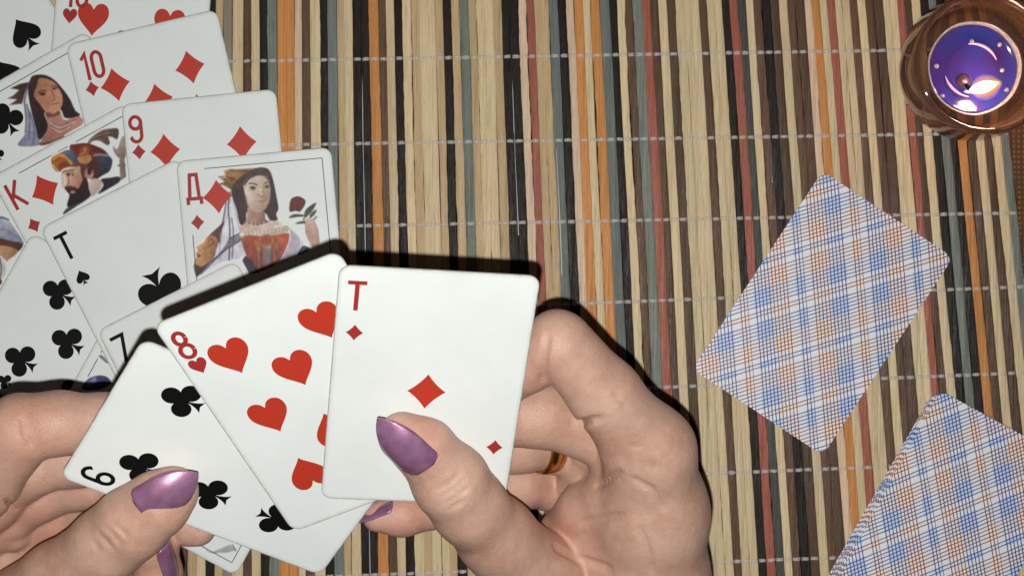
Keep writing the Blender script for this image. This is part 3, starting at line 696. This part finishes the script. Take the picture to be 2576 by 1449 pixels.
# ------------------------------------------------------------------ the three cards held in the hands: one fan, one plane
NRM = np.array([.083, -.567, .8195]); NRM /= np.linalg.norm(NRM)
def hold(card, t, up, cval):
    t = np.array(t); kk = cval/(NRM@t); t = t*kk; up = np.array(up); up = up-NRM*(up@NRM); up /= np.linalg.norm(up); r = np.cross(up, NRM)
    Mx = Matrix(((r[0], up[0], NRM[0], t[0]*S), (r[1], up[1], NRM[1], t[1]*S), (r[2], up[2], NRM[2], (t[2]+D0)*S), (0, 0, 0, 1)))
    card.matrix_world = Mx @ Matrix.Diagonal((kk, kk, 1, 1))
PLANE = -397.6
ca = make_card('playing_card', 'ace of diamonds on top of the fan under the right thumb', 'cards held in the hands')
number_card(ca, 'T', 1, 'd', 12.2); hold(ca, (-25.5, -30.7, -509.3), (.122, .823, .554), PLANE+.5)
c8 = make_card('playing_card', 'eight of hearts in the middle of the held fan', 'cards held in the hands')
number_card(c8, '8', 8, 'h', 12.0); hold(c8, (-57.4, -32.2, -496.9), (-.383, .748, .542), PLANE)
c6 = make_card('playing_card', 'six of clubs under the left thumb with purple nail', 'cards held in the hands')
number_card(c6, '6', 6, 'c', 12.0); hold(c6, (-81.9, -52.0, -508.1), (-.845, .386, .37), PLANE-.5)
def dcard(px, py):              # distance of the fan's plane along a line of sight
    r = np.array([(px-CX)/F, (CY-py)/F, -1.]); return PLANE/(NRM@r)
# ================================================================== hands: smooth bodies grown from joints, then meshed
def J(px, py, off):             # joint: picture position, millimetres in front (+) of or behind (-) the fan's plane
    return at(px, py, dcard(px, py)-off)
def sd_cone(P, a, b, ra, rb):
    a = a.astype(np.float32); ab = b.astype(np.float32)-a; x, y, z = (P[..., i]-a[i] for i in range(3))
    t = np.clip((x*ab[0]+y*ab[1]+z*ab[2])/np.float32(ab@ab), 0, 1)
    return np.sqrt((x-t*ab[0])**2+(y-t*ab[1])**2+(z-t*ab[2])**2) - (np.float32(ra)+np.float32(rb-ra)*t)
def smin(a, b, k):
    if k <= 0: return np.minimum(a, b)
    h = np.maximum(k-np.abs(a-b), 0)/k; return np.minimum(a, b)-h*h*k*.25
def smax(a, b, k): return -smin(-a, -b, k)
class Body:
    def __init__(s): s.pr = []; s.parts = []
    def chain(s, pts, k=1.0, kin=3.0):              # one finger: [(px,py,off,r)...]; kin blends inside, k blends with the rest
        s.parts.append(([(J(*p[:3]), p[3]) for p in pts], k, kin, []))
        return s
    def cut(s, pts, r, k=.8, part=-1): s.parts[part][3].append((pts, r, k))
    def field(s, P, lo=None):
        P = P.astype(np.float32)
        d = np.full(P.shape[:-1], 30.0, np.float32)
        for ch, k, kin, cuts in s.parts:
            xs = np.array([c[0] for c in ch]); m = max(c[1] for c in ch)+6+k
            a, b = xs.min(0)-m, xs.max(0)+m
            if lo is not None:
                g0, h, shp = lo; i0 = np.clip(((a-g0)/h).astype(int), 0, shp); i1 = np.clip(((b-g0)/h).astype(int)+2, 0, shp)
                sl = tuple(slice(i, j) for i, j in zip(i0, i1)); Q = P[sl]
                if Q.size == 0: continue
            else: sl = Ellipsis; Q = P
            e = None
            for (p, r), (q, r2) in zip(ch[:-1], ch[1:]):
                t = sd_cone(Q, p, q, r, r2); e = t if e is None else smin(e, t, kin)
            d[sl] = smin(d[sl], e, k)
        for (pts, r, k) in s.pr:
            for p, q in zip(pts[:-1], pts[1:]):
                if lo is not None:
                    g0, h, shp = lo; m = r+2.5; a, b = np.minimum(p, q)-m, np.maximum(p, q)+m
                    i0 = np.clip(((a-g0)/h).astype(int), 0, shp); i1 = np.clip(((b-g0)/h).astype(int)+2, 0, shp)
                    sl = tuple(slice(i, j) for i, j in zip(i0, i1)); Q = P[sl]
                    if Q.size == 0: continue
                else: sl = Ellipsis; Q = P
                d[sl] = smax(d[sl], -sd_cone(Q, p, q, r, r), k)
        return d
    def crease(s, pts, r=.8, k=.9, sink=.2):        # line pressed into the skin along picture positions
        out = []
        for (a, b) in zip(pts[:-1], pts[1:]):
            n = max(2, int(math.hypot(b[0]-a[0], b[1]-a[1])/10))
            for i in range(n): out.append((a[0]+(b[0]-a[0])*i/n, a[1]+(b[1]-a[1])*i/n))
        s._new.append((np.array(out+[pts[-1]], float), r, k, sink))
    def end(s):                                     # find the skin along every line of sight at once
        Q = np.concatenate([c[0] for c in s._new])
        rays = np.stack([(Q[:, 0]-CX)/F, (CY-Q[:, 1])/F, -np.ones(len(Q))], 1); t = np.full(len(Q), 420.0)
        o = np.array([0, 0, D0])
        for _ in range(70): t = np.minimum(t+s.field((o+rays*t[:, None])).astype(float)*.85, 650)
        i = 0
        for q, r, k, sink in s._new:
            n = len(q); tt = t[i:i+n].copy(); rr = rays[i:i+n]; i += n
            if (tt > 640).any(): continue
            for _ in range(2): tt[1:-1] = .25*tt[:-2]+.5*tt[1:-1]+.25*tt[2:]
            w_ = np.sin(np.pi*np.linspace(.06, .94, n))**.6
            P3 = o+rr*(tt-r*(1-sink*2*w_))[:, None]
            s.pr.append((list(P3), r, k))
    def begin(s): s._new = []
    def mesh(s, lo, hi, h):
        shp = np.ceil((hi-lo)/h).astype(int)+1
        ax = [lo[i]+h*np.arange(shp[i]) for i in range(3)]
        G = np.stack(np.meshgrid(*ax, indexing='ij'), -1).astype(np.float32)
        d = s.field(G, (lo, h, shp))
        for ax_ in range(3):
            for e_ in (0, -1): d[tuple(e_ if q == ax_ else slice(None) for q in range(3))] = 1.0   # closed ends
        ins = d < 0
        c = [ins[a:shp[0]-1+a, b:shp[1]-1+b, e:shp[2]-1+e] for a in (0, 1) for b in (0, 1) for e in (0, 1)]
        n = sum(x.astype(np.int8) for x in c); act = (n > 0) & (n < 8)
        I = np.argwhere(act); ids = np.full(act.shape, -1, np.int64); ids[act] = np.arange(len(I))
        acc = np.zeros((len(I), 3)); cnt = np.zeros(len(I))
        cor = [np.array(x) for x in ((0,0,0),(1,0,0),(0,1,0),(1,1,0),(0,0,1),(1,0,1),(0,1,1),(1,1,1))]
        for a in range(8):
            for b in range(a+1, 8):
                if np.abs(cor[a]-cor[b]).sum() != 1: continue
                da = d[tuple((I+cor[a]).T)]; db = d[tuple((I+cor[b]).T)]; m = (da < 0) != (db < 0)
                t = (da/(da-db+1e-20))[m][:, None]; acc[m] += (I[m]+cor[a])*(1-t)+(I[m]+cor[b])*t; cnt[m] += 1
        V = lo + h*acc/cnt[:, None]; Fs = []
        for axn in range(3):
            u, v = (axn+1) % 3, (axn+2) % 3; A = [slice(0, -1)]*3; B = [slice(0, -1)]*3; A[axn] = slice(0, -1); B[axn] = slice(1, None)
            A = list(A); B = list(B)
            for q in (u, v): A[q] = slice(1, -1); B[q] = slice(1, -1)
            sa = ins[tuple(A)]; sb = ins[tuple(B)]; X = np.argwhere(sa != sb); flip = sa[tuple(X.T)]
            off = np.zeros(3, int); off[u] = 1; off[v] = 1; X = X+off
            eu = np.eye(3, dtype=int)[u]; ev = np.eye(3, dtype=int)[v]
            q = np.stack([ids[tuple((X-eu-ev).T)], ids[tuple((X-ev).T)], ids[tuple(X.T)], ids[tuple((X-eu).T)]], 1)
            q[~flip] = q[~flip][:, ::-1]; Fs.append(q)
        Fq = np.concatenate(Fs); Fq = Fq[(Fq >= 0).all(1)]
        # light smoothing of the voxel steps
        for _ in range(2):
            a = np.zeros_like(V); k = np.zeros(len(V))
            for i in range(4):
                np.add.at(a, Fq[:, i], V[Fq[:, (i+1) % 4]]); np.add.at(k, Fq[:, i], 1)
                np.add.at(a, Fq[:, i], V[Fq[:, (i+3) % 4]]); np.add.at(k, Fq[:, i], 1)
            V = V*.6+.4*a/np.maximum(k, 1)[:, None]
        return V, Fq

def skin_mat():
    m, nt, p = new_mat('skin'); n = N(nt)
    v = n.obj((1000, 1000, 1000))
    a = n.noise(v, .07, 3); b = n.noise(v, .35, 3); f = n.noise(v, 1.6, 3)
    at_ = n.node('ShaderNodeVertexColor'); at_.layer_name = 'blush'
    c = n.mix(n.ramp(a, .35, .68), lin((197, 161, 142)), lin((182, 141, 121)))
    c = n.mix(n.ramp(b, .45, .75, 0, .35), c, lin((208, 174, 154)))
    c = n.mix(n.ramp(f, .52, .8, 0, .22), c, lin((176, 120, 102)))
    sp = n.node('ShaderNodeSeparateColor'); nt.links.new(at_.outputs[0], sp.inputs[0])
    c = n.mix(n.m('MULTIPLY', sp.outputs[0], .38), c, lin((192, 126, 108)))
    n.put(p.inputs['Base Color'], c)
    p.inputs['Subsurface Weight'].default_value = .22; p.inputs['Subsurface Radius'].default_value = (1.0, .42, .25); p.inputs['Subsurface Scale'].default_value = .0022
    n.put(p.inputs['Roughness'], n.ramp(b, .35, .7, .38, .56)); p.inputs['Specular IOR Level'].default_value = .4
    vo = n.node('ShaderNodeTexVoronoi', feature='DISTANCE_TO_EDGE'); vo.inputs['Scale'].default_value = 1.15
    nt.links.new(v, vo.inputs['Vector'])
    h = n.m('ADD', n.m('MULTIPLY', n.ramp(vo.outputs[0], 0, .18), .35), n.m('ADD', n.m('MULTIPLY', n.noise(v, .55, 5, .65), 1.6), n.m('MULTIPLY', f, .5)))
    n.put(p.inputs['Normal'], n.bump(h, .42, .00032))
    return m
M['skin'] = skin_mat()
def polish_mat():
    m, nt, p = new_mat('mauve_nail_polish'); n = N(nt)
    v = n.obj((1000, 1000, 1000))
    c = n.mix(n.ramp(n.noise(v, .25, 2), .3, .7), lin((163, 120, 150)), lin((142, 97, 128)))
    n.put(p.inputs['Base Color'], c); p.inputs['Metallic'].default_value = .35; p.inputs['Roughness'].default_value = .36
    p.inputs['Coat Weight'].default_value = 1.0; p.inputs['Coat Roughness'].default_value = .06
    n.put(p.inputs['Normal'], n.bump(n.noise(v, 2.2, 3), .12, .0003))
    return m
M['polish'] = polish_mat()
def nail(parent, base, tip, up, wid, Rc, lift=0.0, arch=1.2, power=1.0):
    base, tip, up = (np.array(q, float) for q in (base, tip, up)); ax = tip-base; L = np.linalg.norm(ax); ax /= L
    up = up-ax*(up@ax); up /= np.linalg.norm(up); side = np.cross(ax, up); V = []; Fc = []; nt_, na = 22, 15
    for i in range(nt_+1):
        t = i/nt_
        prof = (min(1, t/.10))**.5 if t < .10 else 1.0
        prof *= 1.0 if t < .36 else max(0.0, 1-((t-.36)/.64)**(2.1*power))**.85
        prof = .5+.5*prof if t < .10 else prof
        hw = max(wid/2*prof, .15)
        for j in range(na):
            a = (j/(na-1)*2-1)*hw/Rc
            p = base+ax*L*t+side*math.sin(a)*Rc+up*((math.cos(a)-1)*Rc + lift + arch*math.sin(math.pi*min(1, t*.95+.03)))
            V.append(p)
    for i in range(nt_):
        for j in range(na-1): Fc.append((i*na+j, i*na+j+1, (i+1)*na+j+1, (i+1)*na+j))
    o = mesh_obj('nail', V, Fc, M['polish'], parent, smooth=True)
    md = o.modifiers.new('thickness', 'SOLIDIFY'); md.thickness = .0006; md.offset = 0
    return o
def make_hand(body, lo, hi, label, blush, h=.6):
    V, Fq = body.mesh(np.array(lo, float), np.array(hi, float), h)
    me = bpy.data.meshes.new('hand'); me.from_pydata((V*S).tolist(), [], Fq.tolist()); me.shade_smooth()
    bl = np.zeros(len(V))
    for p, r in blush: bl = np.maximum(bl, np.exp(-(np.linalg.norm(V-np.array(p), axis=1)/r)**2))
    at_ = me.color_attributes.new('blush', 'FLOAT_COLOR', 'POINT')
    at_.data.foreach_set('color', np.stack([bl, bl, bl, np.ones(len(V))], 1).astype(np.float32).ravel())
    me.materials.append(M['skin']); o = bpy.data.objects.new('hand', me); col.objects.link(o)
    return tag(o, label, 'hand')

# ---- right hand
R = Body()
R.chain([(1634, 1135, -4, 13.6), (1640, 1290, -4, 16.8), (1632, 1460, -2, 18.6), (1640, 1640, -2, 21), (1650, 1800, 0, 24)], 3, 8)                     # edge of the palm below the index finger
R.chain([(1530, 1350, -12, 13), (1570, 1460, -9, 17), (1600, 1620, -8, 22)], 6, 6)
R.chain([(1634, 1135, -4, 13.2), (1522, 992, -6, 10.5), (1412, 868, -9, 9.9)], 6, 4)                                        # index finger, first bone
R.chain([(1402, 860, -9, 9.8), (1330, 905, -13, 9.2), (1215, 985, -18, 8.8), (1090, 1050, -17, 7.5)], .7, 3)                    # bends back behind the card
R.chain([(1590, 1130, -24, 11), (1450, 1062, -26, 10.0), (1360, 1040, -25, 10.2), (1220, 1055, -20, 9.2), (1080, 1090, -17, 7.5)], .5, 4)   # middle finger
R.chain([(1530, 1150, -40, 9), (1420, 1125, -39, 8.6), (1300, 1112, -33, 9.4), (1180, 1130, -25, 8.6), (1060, 1170, -18, 7)], .5, 4)       # ring finger
R.chain([(1500, 1230, -48, 9), (1390, 1215, -45, 8.6), (1300, 1212, -38, 8.6), (1150, 1265, -24, 7.6), (1010, 1292, -15, 6.6), (950, 1298, -13, 5.0)], .5, 4)  # little finger, tip below the card
R.chain([(1545, 1075, -22, 9), (1472, 1165, -33, 7.6), (1412, 1285, -40, 5.6)], .6, 3)                                       # pads at the finger roots
R.chain([(1570, 1110, -17, 9), (1506, 1160, -25, 5.2), (1478, 1225, -30, 4.6)], .7, 3)
R.chain([(1590, 1120, -13, 11), (1560, 1165, -16, 9), (1512, 1205, -23, 6)], .9, 3)
R.chain([(1640, 1240, -6, 15), (1560, 1262, -10, 11.6), (1480, 1290, -16, 9.5), (1408, 1330, -22, 6.5)], 1.6, 5)
R.chain([(1560, 1330, -12, 12), (1470, 1360, -14, 10), (1400, 1375, -16, 8)], 1.6, 4)
R.chain([(1012, 1098, 10.5, 7.2), (1068, 1130, 11.6, 8.5), (1132, 1210, 13, 10.9), (1180, 1275, 12, 11.0), (1250, 1350, 7, 12.0), (1340, 1450, 0, 15.0), (1440, 1560, -5, 19), (1520, 1680, -5, 22)], 2.0, 4)  # thumb
R.begin()
R.crease([(1376, 845), (1368, 900), (1366, 962)], 1.1, 1.0)
R.crease([(1512, 1056), (1475, 1062), (1443, 1063)], 1.2, 1.2)
R.crease([(1556, 1190), (1530, 1206), (1500, 1220)], 1.1, 1.2)
R.crease([(1560, 1298), (1510, 1306), (1460, 1318)], 1.1, 1.4)
R.crease([(1590, 1205), (1640, 1232), (1668, 1280)], .7, 1.4, .06)
R.crease([(1610, 1330), (1632, 1390), (1640, 1440)], .7, 1.4, .06)
for q in ([(1560, 1010), (1580, 1030)], [(1590, 1120), (1606, 1128)], [(1640, 1165), (1652, 1184)], [(1655, 1160), (1668, 1182)], [(1672, 1240), (1690, 1268)], [(1545, 985), (1556, 1000)]): R.crease(q, .6, .9, .1)
for q in ([(1105, 1232), (1135, 1215), (1160, 1190)], [(1112, 1250), (1145, 1232), (1172, 1205)], [(1122, 1268), (1150, 1252), (1178, 1225)], [(1132, 1284), (1165, 1262)]): R.crease(q, .8, 1.0, .12)
R.crease([(1400, 1376), (1460, 1408), (1530, 1430)], 1.1, 1.4)
R.end()
rh = make_hand(R, (-52, -145, 75), (85, -5, 165), 'right hand with mauve almond nails pinning the ace of diamonds', [(J(1500, 1055, -8), 10), (J(1390, 1315, -12), 12), (J(1375, 900, -6), 9), (J(1030, 1290, -10), 14), (J(1060, 1100, 18), 10)])
nail(rh, J(1072, 1176, 22.6), J(952, 1046, 15.6), NRM*.80+np.array([-.42, .12, .6]), 12.8, 9.6, lift=1.1, arch=2.1)
nail(rh, J(990, 1262, -12.5), J(880, 1316, -12.5), np.array([-.30, .90, .28]), 9.4, 5.6, lift=.2, arch=.8)
# ---- gold ring on the ring finger
gold = plain('gold', lin((226, 172, 96)), .22, .5, Metallic=1.0)
def ring(center, axis, R0, wd, th):
    axis = np.array(axis, float); axis /= np.linalg.norm(axis); a = np.cross(axis, [0, 0, 1.]); a /= np.linalg.norm(a); b = np.cross(axis, a)
    prof = [(-wd/2, 0), (-wd/2*.8, th*.7), (0, th), (wd/2*.8, th*.7), (wd/2, 0), (0, -.15)]; V = []; Fc = []; n = 48
    for i in range(n):
        t = 2*math.pi*i/n; d = a*math.cos(t)+b*math.sin(t)
        for (x_, r_) in prof: V.append(np.array(center)+axis*x_+d*(R0+r_))
    for i in range(n):
        for q in range(6): Fc.append((i*6+q, i*6+(q+1) % 6, ((i+1) % n)*6+(q+1) % 6, ((i+1) % n)*6+q))
    return V, Fc
v, f = ring(J(1368, 1106, -31), J(1430, 1112, -36)-J(1320, 1128, -28), 10.0, 6.4, 1.3)
tag(mesh_obj('finger_ring', v, f, gold, smooth=True), 'plain gold band on a bent finger of the right hand', 'ring')
# ---- left hand
L = Body()
L.chain([(-190, 1330, -14, 15), (-60, 1200, -10, 12.5), (52, 1082, -8, 10.8)], 2, 5)
L.chain([(52, 1078, -8, 10.6), (150, 1064, -12, 9.0), (262, 1066, -16, 8.7), (420, 1090, -16, 7.5)], 1.4, 4)
L.chain([(-150, 1370, -26, 12), (-20, 1250, -24, 9.5), (70, 1178, -23, 8.6), (190, 1150, -23, 8.6), (380, 1160, -18, 7.5)], 1.0, 4)
L.chain([(-120, 1400, -34, 11), (15, 1290, -31, 9), (95, 1242, -30, 8.4), (210, 1212, -28, 8.0), (400, 1240, -18, 7.2), (480, 1322, -12, 5.8), (505, 1332, -11, 4.4)], 1.0, 4)
L.chain([(-100, 1460, -40, 11), (60, 1350, -37, 8.6), (140, 1305, -36, 8.2), (240, 1270, -32, 7.8), (330, 1300, -20, 7.4), (385, 1360, -9, 7.4), (398, 1445, -6, 7.0), (402, 1475, -5, 5.6)], 1.0, 4)
L.chain([(-200, 1300, -30, 14), (-60, 1310, -30, 10), (30, 1325, -31, 8)], 1.0, 3)
L.chain([(-200, 1420, -34, 16), (-40, 1400, -35, 11), (70, 1365, -36, 8.5)], 1.0, 3)
L.chain([(-250, 1500, -30, 24), (-60, 1480, -34, 15), (60, 1440, -34, 10)], 1.0, 5)
L.chain([(440, 1234, 11, 7.0), (400, 1264, 12.5, 9.2), (330, 1318, 13.5, 10.6), (270, 1368, 13, 10.7), (150, 1462, 8, 12), (0, 1580, -2, 16), (-150, 1690, -8, 21)], 2.0, 4)
L.begin()
L.crease([(56, 1050), (62, 1090), (80, 1124)], .8)
for q in ([(262, 1325), (285, 1345), (305, 1372)], [(245, 1340), (268, 1362), (288, 1390)], [(280, 1312), (300, 1330), (322, 1352)], [(232, 1362), (250, 1382)]): L.crease(q, .55, .7)
L.crease([(15, 1258), (30, 1275), (42, 1285)], .7)
L.end()
lh = make_hand(L, (-190, -150, 75), (-88, -22, 170), 'left hand with mauve almond nails pinching the six of clubs from the left', [(J(60, 1090, 0), 12), (J(20, 1300, -20), 14), (J(130, 1350, -25), 12), (J(380, 1400, 0), 12), (J(415, 1250, 20), 9)])
nail(lh, J(354, 1284, 22.3), J(496, 1186, 14.5), NRM*.85+np.array([.10, -.02, .4]), 14.6, 9.8, lift=.7, arch=2.0)
nail(lh, J(415, 1368, 1), J(445, 1490, 0), np.array([.85, .1, .5]), 9.0, 5.6, lift=.3, arch=.9)
# ================================================================== candle in a small amber glass
def lathe(prof, n=64, close=False):
    V = []; Fc = []; m = len(prof)
    for i in range(n):
        t = 2*math.pi*i/n
        for r, z in prof: V.append((r*math.cos(t), r*math.sin(t), z))
    for i in range(n):
        for q in range(m-1+(1 if close else 0)):
            Fc.append((i*m+q, ((i+1) % n)*m+q, ((i+1) % n)*m+(q+1) % m, i*m+(q+1) % m))
    return V, Fc
g, nt, p = new_mat('amber_glass'); p.inputs['Base Color'].default_value = (.74, .45, .30, 1); p.inputs['Transmission Weight'].default_value = .92
p.inputs['Roughness'].default_value = .03; p.inputs['IOR'].default_value = 1.5
CD = at(2455, 170, D0-16); CD = np.array([CD[0], CD[1], .2])
glass = empty('candle_holder', CD); tag(glass, 'round amber glass tealight holder in the upper right corner', 'candle holder')
prof = [(.01, 0), (19, 0), (23.5, 1.2), (26.3, 5), (27.2, 11), (27.0, 18), (26.4, 26), (25.9, 30), (25.0, 31.2), (24.0, 30.6), (23.4, 26), (23.2, 18), (22.6, 10), (20.5, 6.2), (18, 5.4), (.01, 5.2)]
v, f = lathe(prof, 96); mesh_obj('glass', v, f, g, glass, smooth=True)
tl = empty('tealight', CD+np.array([0, 0, 5.5])); tag(tl, 'burning tealight in a clear cup of violet-blue wax inside the amber glass', 'candle')
cl, nt, p = new_mat('clear_cup'); p.inputs['Base Color'].default_value = (.92, .90, .95, 1); p.inputs['Transmission Weight'].default_value = .75
p.inputs['Roughness'].default_value = .12; p.inputs['IOR'].default_value = 1.3
v, f = lathe([(.01, 0), (15.6, 0), (16.4, .8), (17.0, 8), (17.3, 13.4), (17.6, 13.9), (17.3, 14.2), (16.9, 13.7), (16.5, 8), (15.9, 1.4), (15.0, .7), (.01, .7)], 80)
for i, q in enumerate(v):
    q = (q[0], q[1], q[2]*.62)
    a = math.atan2(q[1], q[0]); k = 1+.008*math.sin(3*a+1)+.005*math.sin(7*a); v[i] = (q[0]*k, q[1]*k, q[2])
mesh_obj('cup', v, f, cl, tl, smooth=True)
wx, nt, p = new_mat('violet_wax'); n = N(nt)
vv = n.obj((1000, 1000, 1000)); c = n.mix(n.ramp(n.noise(vv, .07, 2), .35, .65), lin((54, 36, 98)), lin((42, 48, 124)))
n.put(p.inputs['Base Color'], c); p.inputs['Roughness'].default_value = .08; p.inputs['Specular IOR Level'].default_value = .6
p.inputs['Coat Weight'].default_value = 1.0; p.inputs['Coat Roughness'].default_value = .03
v, f = lathe([(.01, .75), (15.3, .75), (16.3, 6.3), (15.6, 5.9), (14, 5.6), (9.2, 5.5), (8.6, 5.7), (8.0, 5.5), (.01, 5.45)], 72); mesh_obj('wax', v, f, wx, tl, smooth=True)
tin = plain('wick_tin', lin((120, 96, 104)), .35, .5, Metallic=.7)
v, f = lathe([(.01, 5.2), (2.7, 5.2), (2.8, 5.8), (1.8, 6.2), (1.3, 7.6), (.01, 7.6)], 32); o = mesh_obj('wick_clip', v, f, tin, tl, smooth=True); o.location = (-3.4*S, -4.6*S, 0)
pinkish = plain('painted_reflection', lin((190, 150, 190)), .25, .5)  # pink colour of the reflections on the wax, modelled as raised arcs
for a0, a1, rr in ((20, 100, 9.4), (195, 262, 10.6)):
    pts = [(rr*math.cos(math.radians(a)), rr*math.sin(math.radians(a)), 6.0) for a in np.linspace(a0, a1, 24)]
    v, f = tube(pts, [.15+.5*math.sin(math.pi*i/23) for i in range(24)], 8); mesh_obj('reflection_arc', v, f, pinkish, tl, smooth=True)
for a, rr in ((92, 10.2), (42, 13.5), (-3, 11), (176, 13.6), (222, 15.2), (-32, 15.0)):  # small beads added as the glints of the cup's ribs
    v, f = lathe([(.01, 5.6), (.8, 5.7), (.9, 6.2), (.5, 6.9), (.01, 7.1)], 14); o = mesh_obj('glint_bead', v, f, cl, tl, smooth=True); o.location = (rr*math.cos(math.radians(a))*S, rr*math.sin(math.radians(a))*S, 0)
wk = plain('burnt_wick', (.012, .009, .008), .9, .1)
v, f = tube([(-2.9, -6.2, 7.2), (-2.4, -7.4, 9.2), (-1.4, -8.2, 10.8), (-.4, -8.4, 11.6)], .7, 8); mesh_obj('wick', v, f, wk, tl, smooth=True)
fm, nt, p = new_mat('flame'); n = N(nt); nt.nodes.remove(p); em = n.node('ShaderNodeEmission')
sepn = n.node('ShaderNodeSeparateXYZ'); tc = n.node('ShaderNodeTexCoord'); nt.links.new(tc.outputs['Generated'], sepn.inputs[0])
n.put(em.inputs[0], n.mix(n.ramp(sepn.outputs[0], .1, .95), (.80, .70, .85), (1.0, .50, .18))); n.put(em.inputs[1], n.ramp(sepn.outputs[0], .55, 1.0, 60., 4.)); nt.links.new(em.outputs[0], nt.nodes['Material Output'].inputs[0])
pts = []; rr = []
for i in range(15):
    t = i/14; pts.append((-1.8+7.2*t**.9, -8.6+1.6*t, 10.0+11*t)); rr.append(max(.05, 2.7*math.sin(math.pi*min(1, (t*.93+.05)))**.8*(1-.55*t)))
v, f = tube(pts, rr, 16); mesh_obj('flame', v, f, fm, tl, smooth=True)
gm, nt, p = new_mat('flame_mantle_glow'); n = N(nt); nt.nodes.remove(p); em = n.node('ShaderNodeEmission'); tr = n.node('ShaderNodeBsdfTransparent'); ad = n.node('ShaderNodeAddShader')
em.inputs[0].default_value = (1.0, .42, .14, 1); em.inputs[1].default_value = .13; nt.links.new(em.outputs[0], ad.inputs[0]); nt.links.new(tr.outputs[0], ad.inputs[1]); nt.links.new(ad.outputs[0], nt.nodes['Material Output'].inputs[0])
for k, ex in ((1.25, .9), (1.5, 1.1), (1.8, 1.3), (2.2, 1.6)):  # glowing shells added for the flame's outer mantle and its orange halo
    v, f = tube([(a+.5*ex, b-.1, z+.6*ex) for a, b, z in pts], [r*k+.25 for r in rr], 16); mesh_obj('flame_mantle_glow', v, f, gm, tl, smooth=True)
lp = bpy.data.lights.new('candle_flame_light', 'POINT'); lo_ = bpy.data.objects.new('candle_flame_light', lp); col.objects.link(lo_)
lp.energy = .036; lp.color = (1.0, .52, .24); lp.shadow_soft_size = .002; lo_.location = tuple((CD+np.array([3.5, -7.6, 5.5+24]))*S)
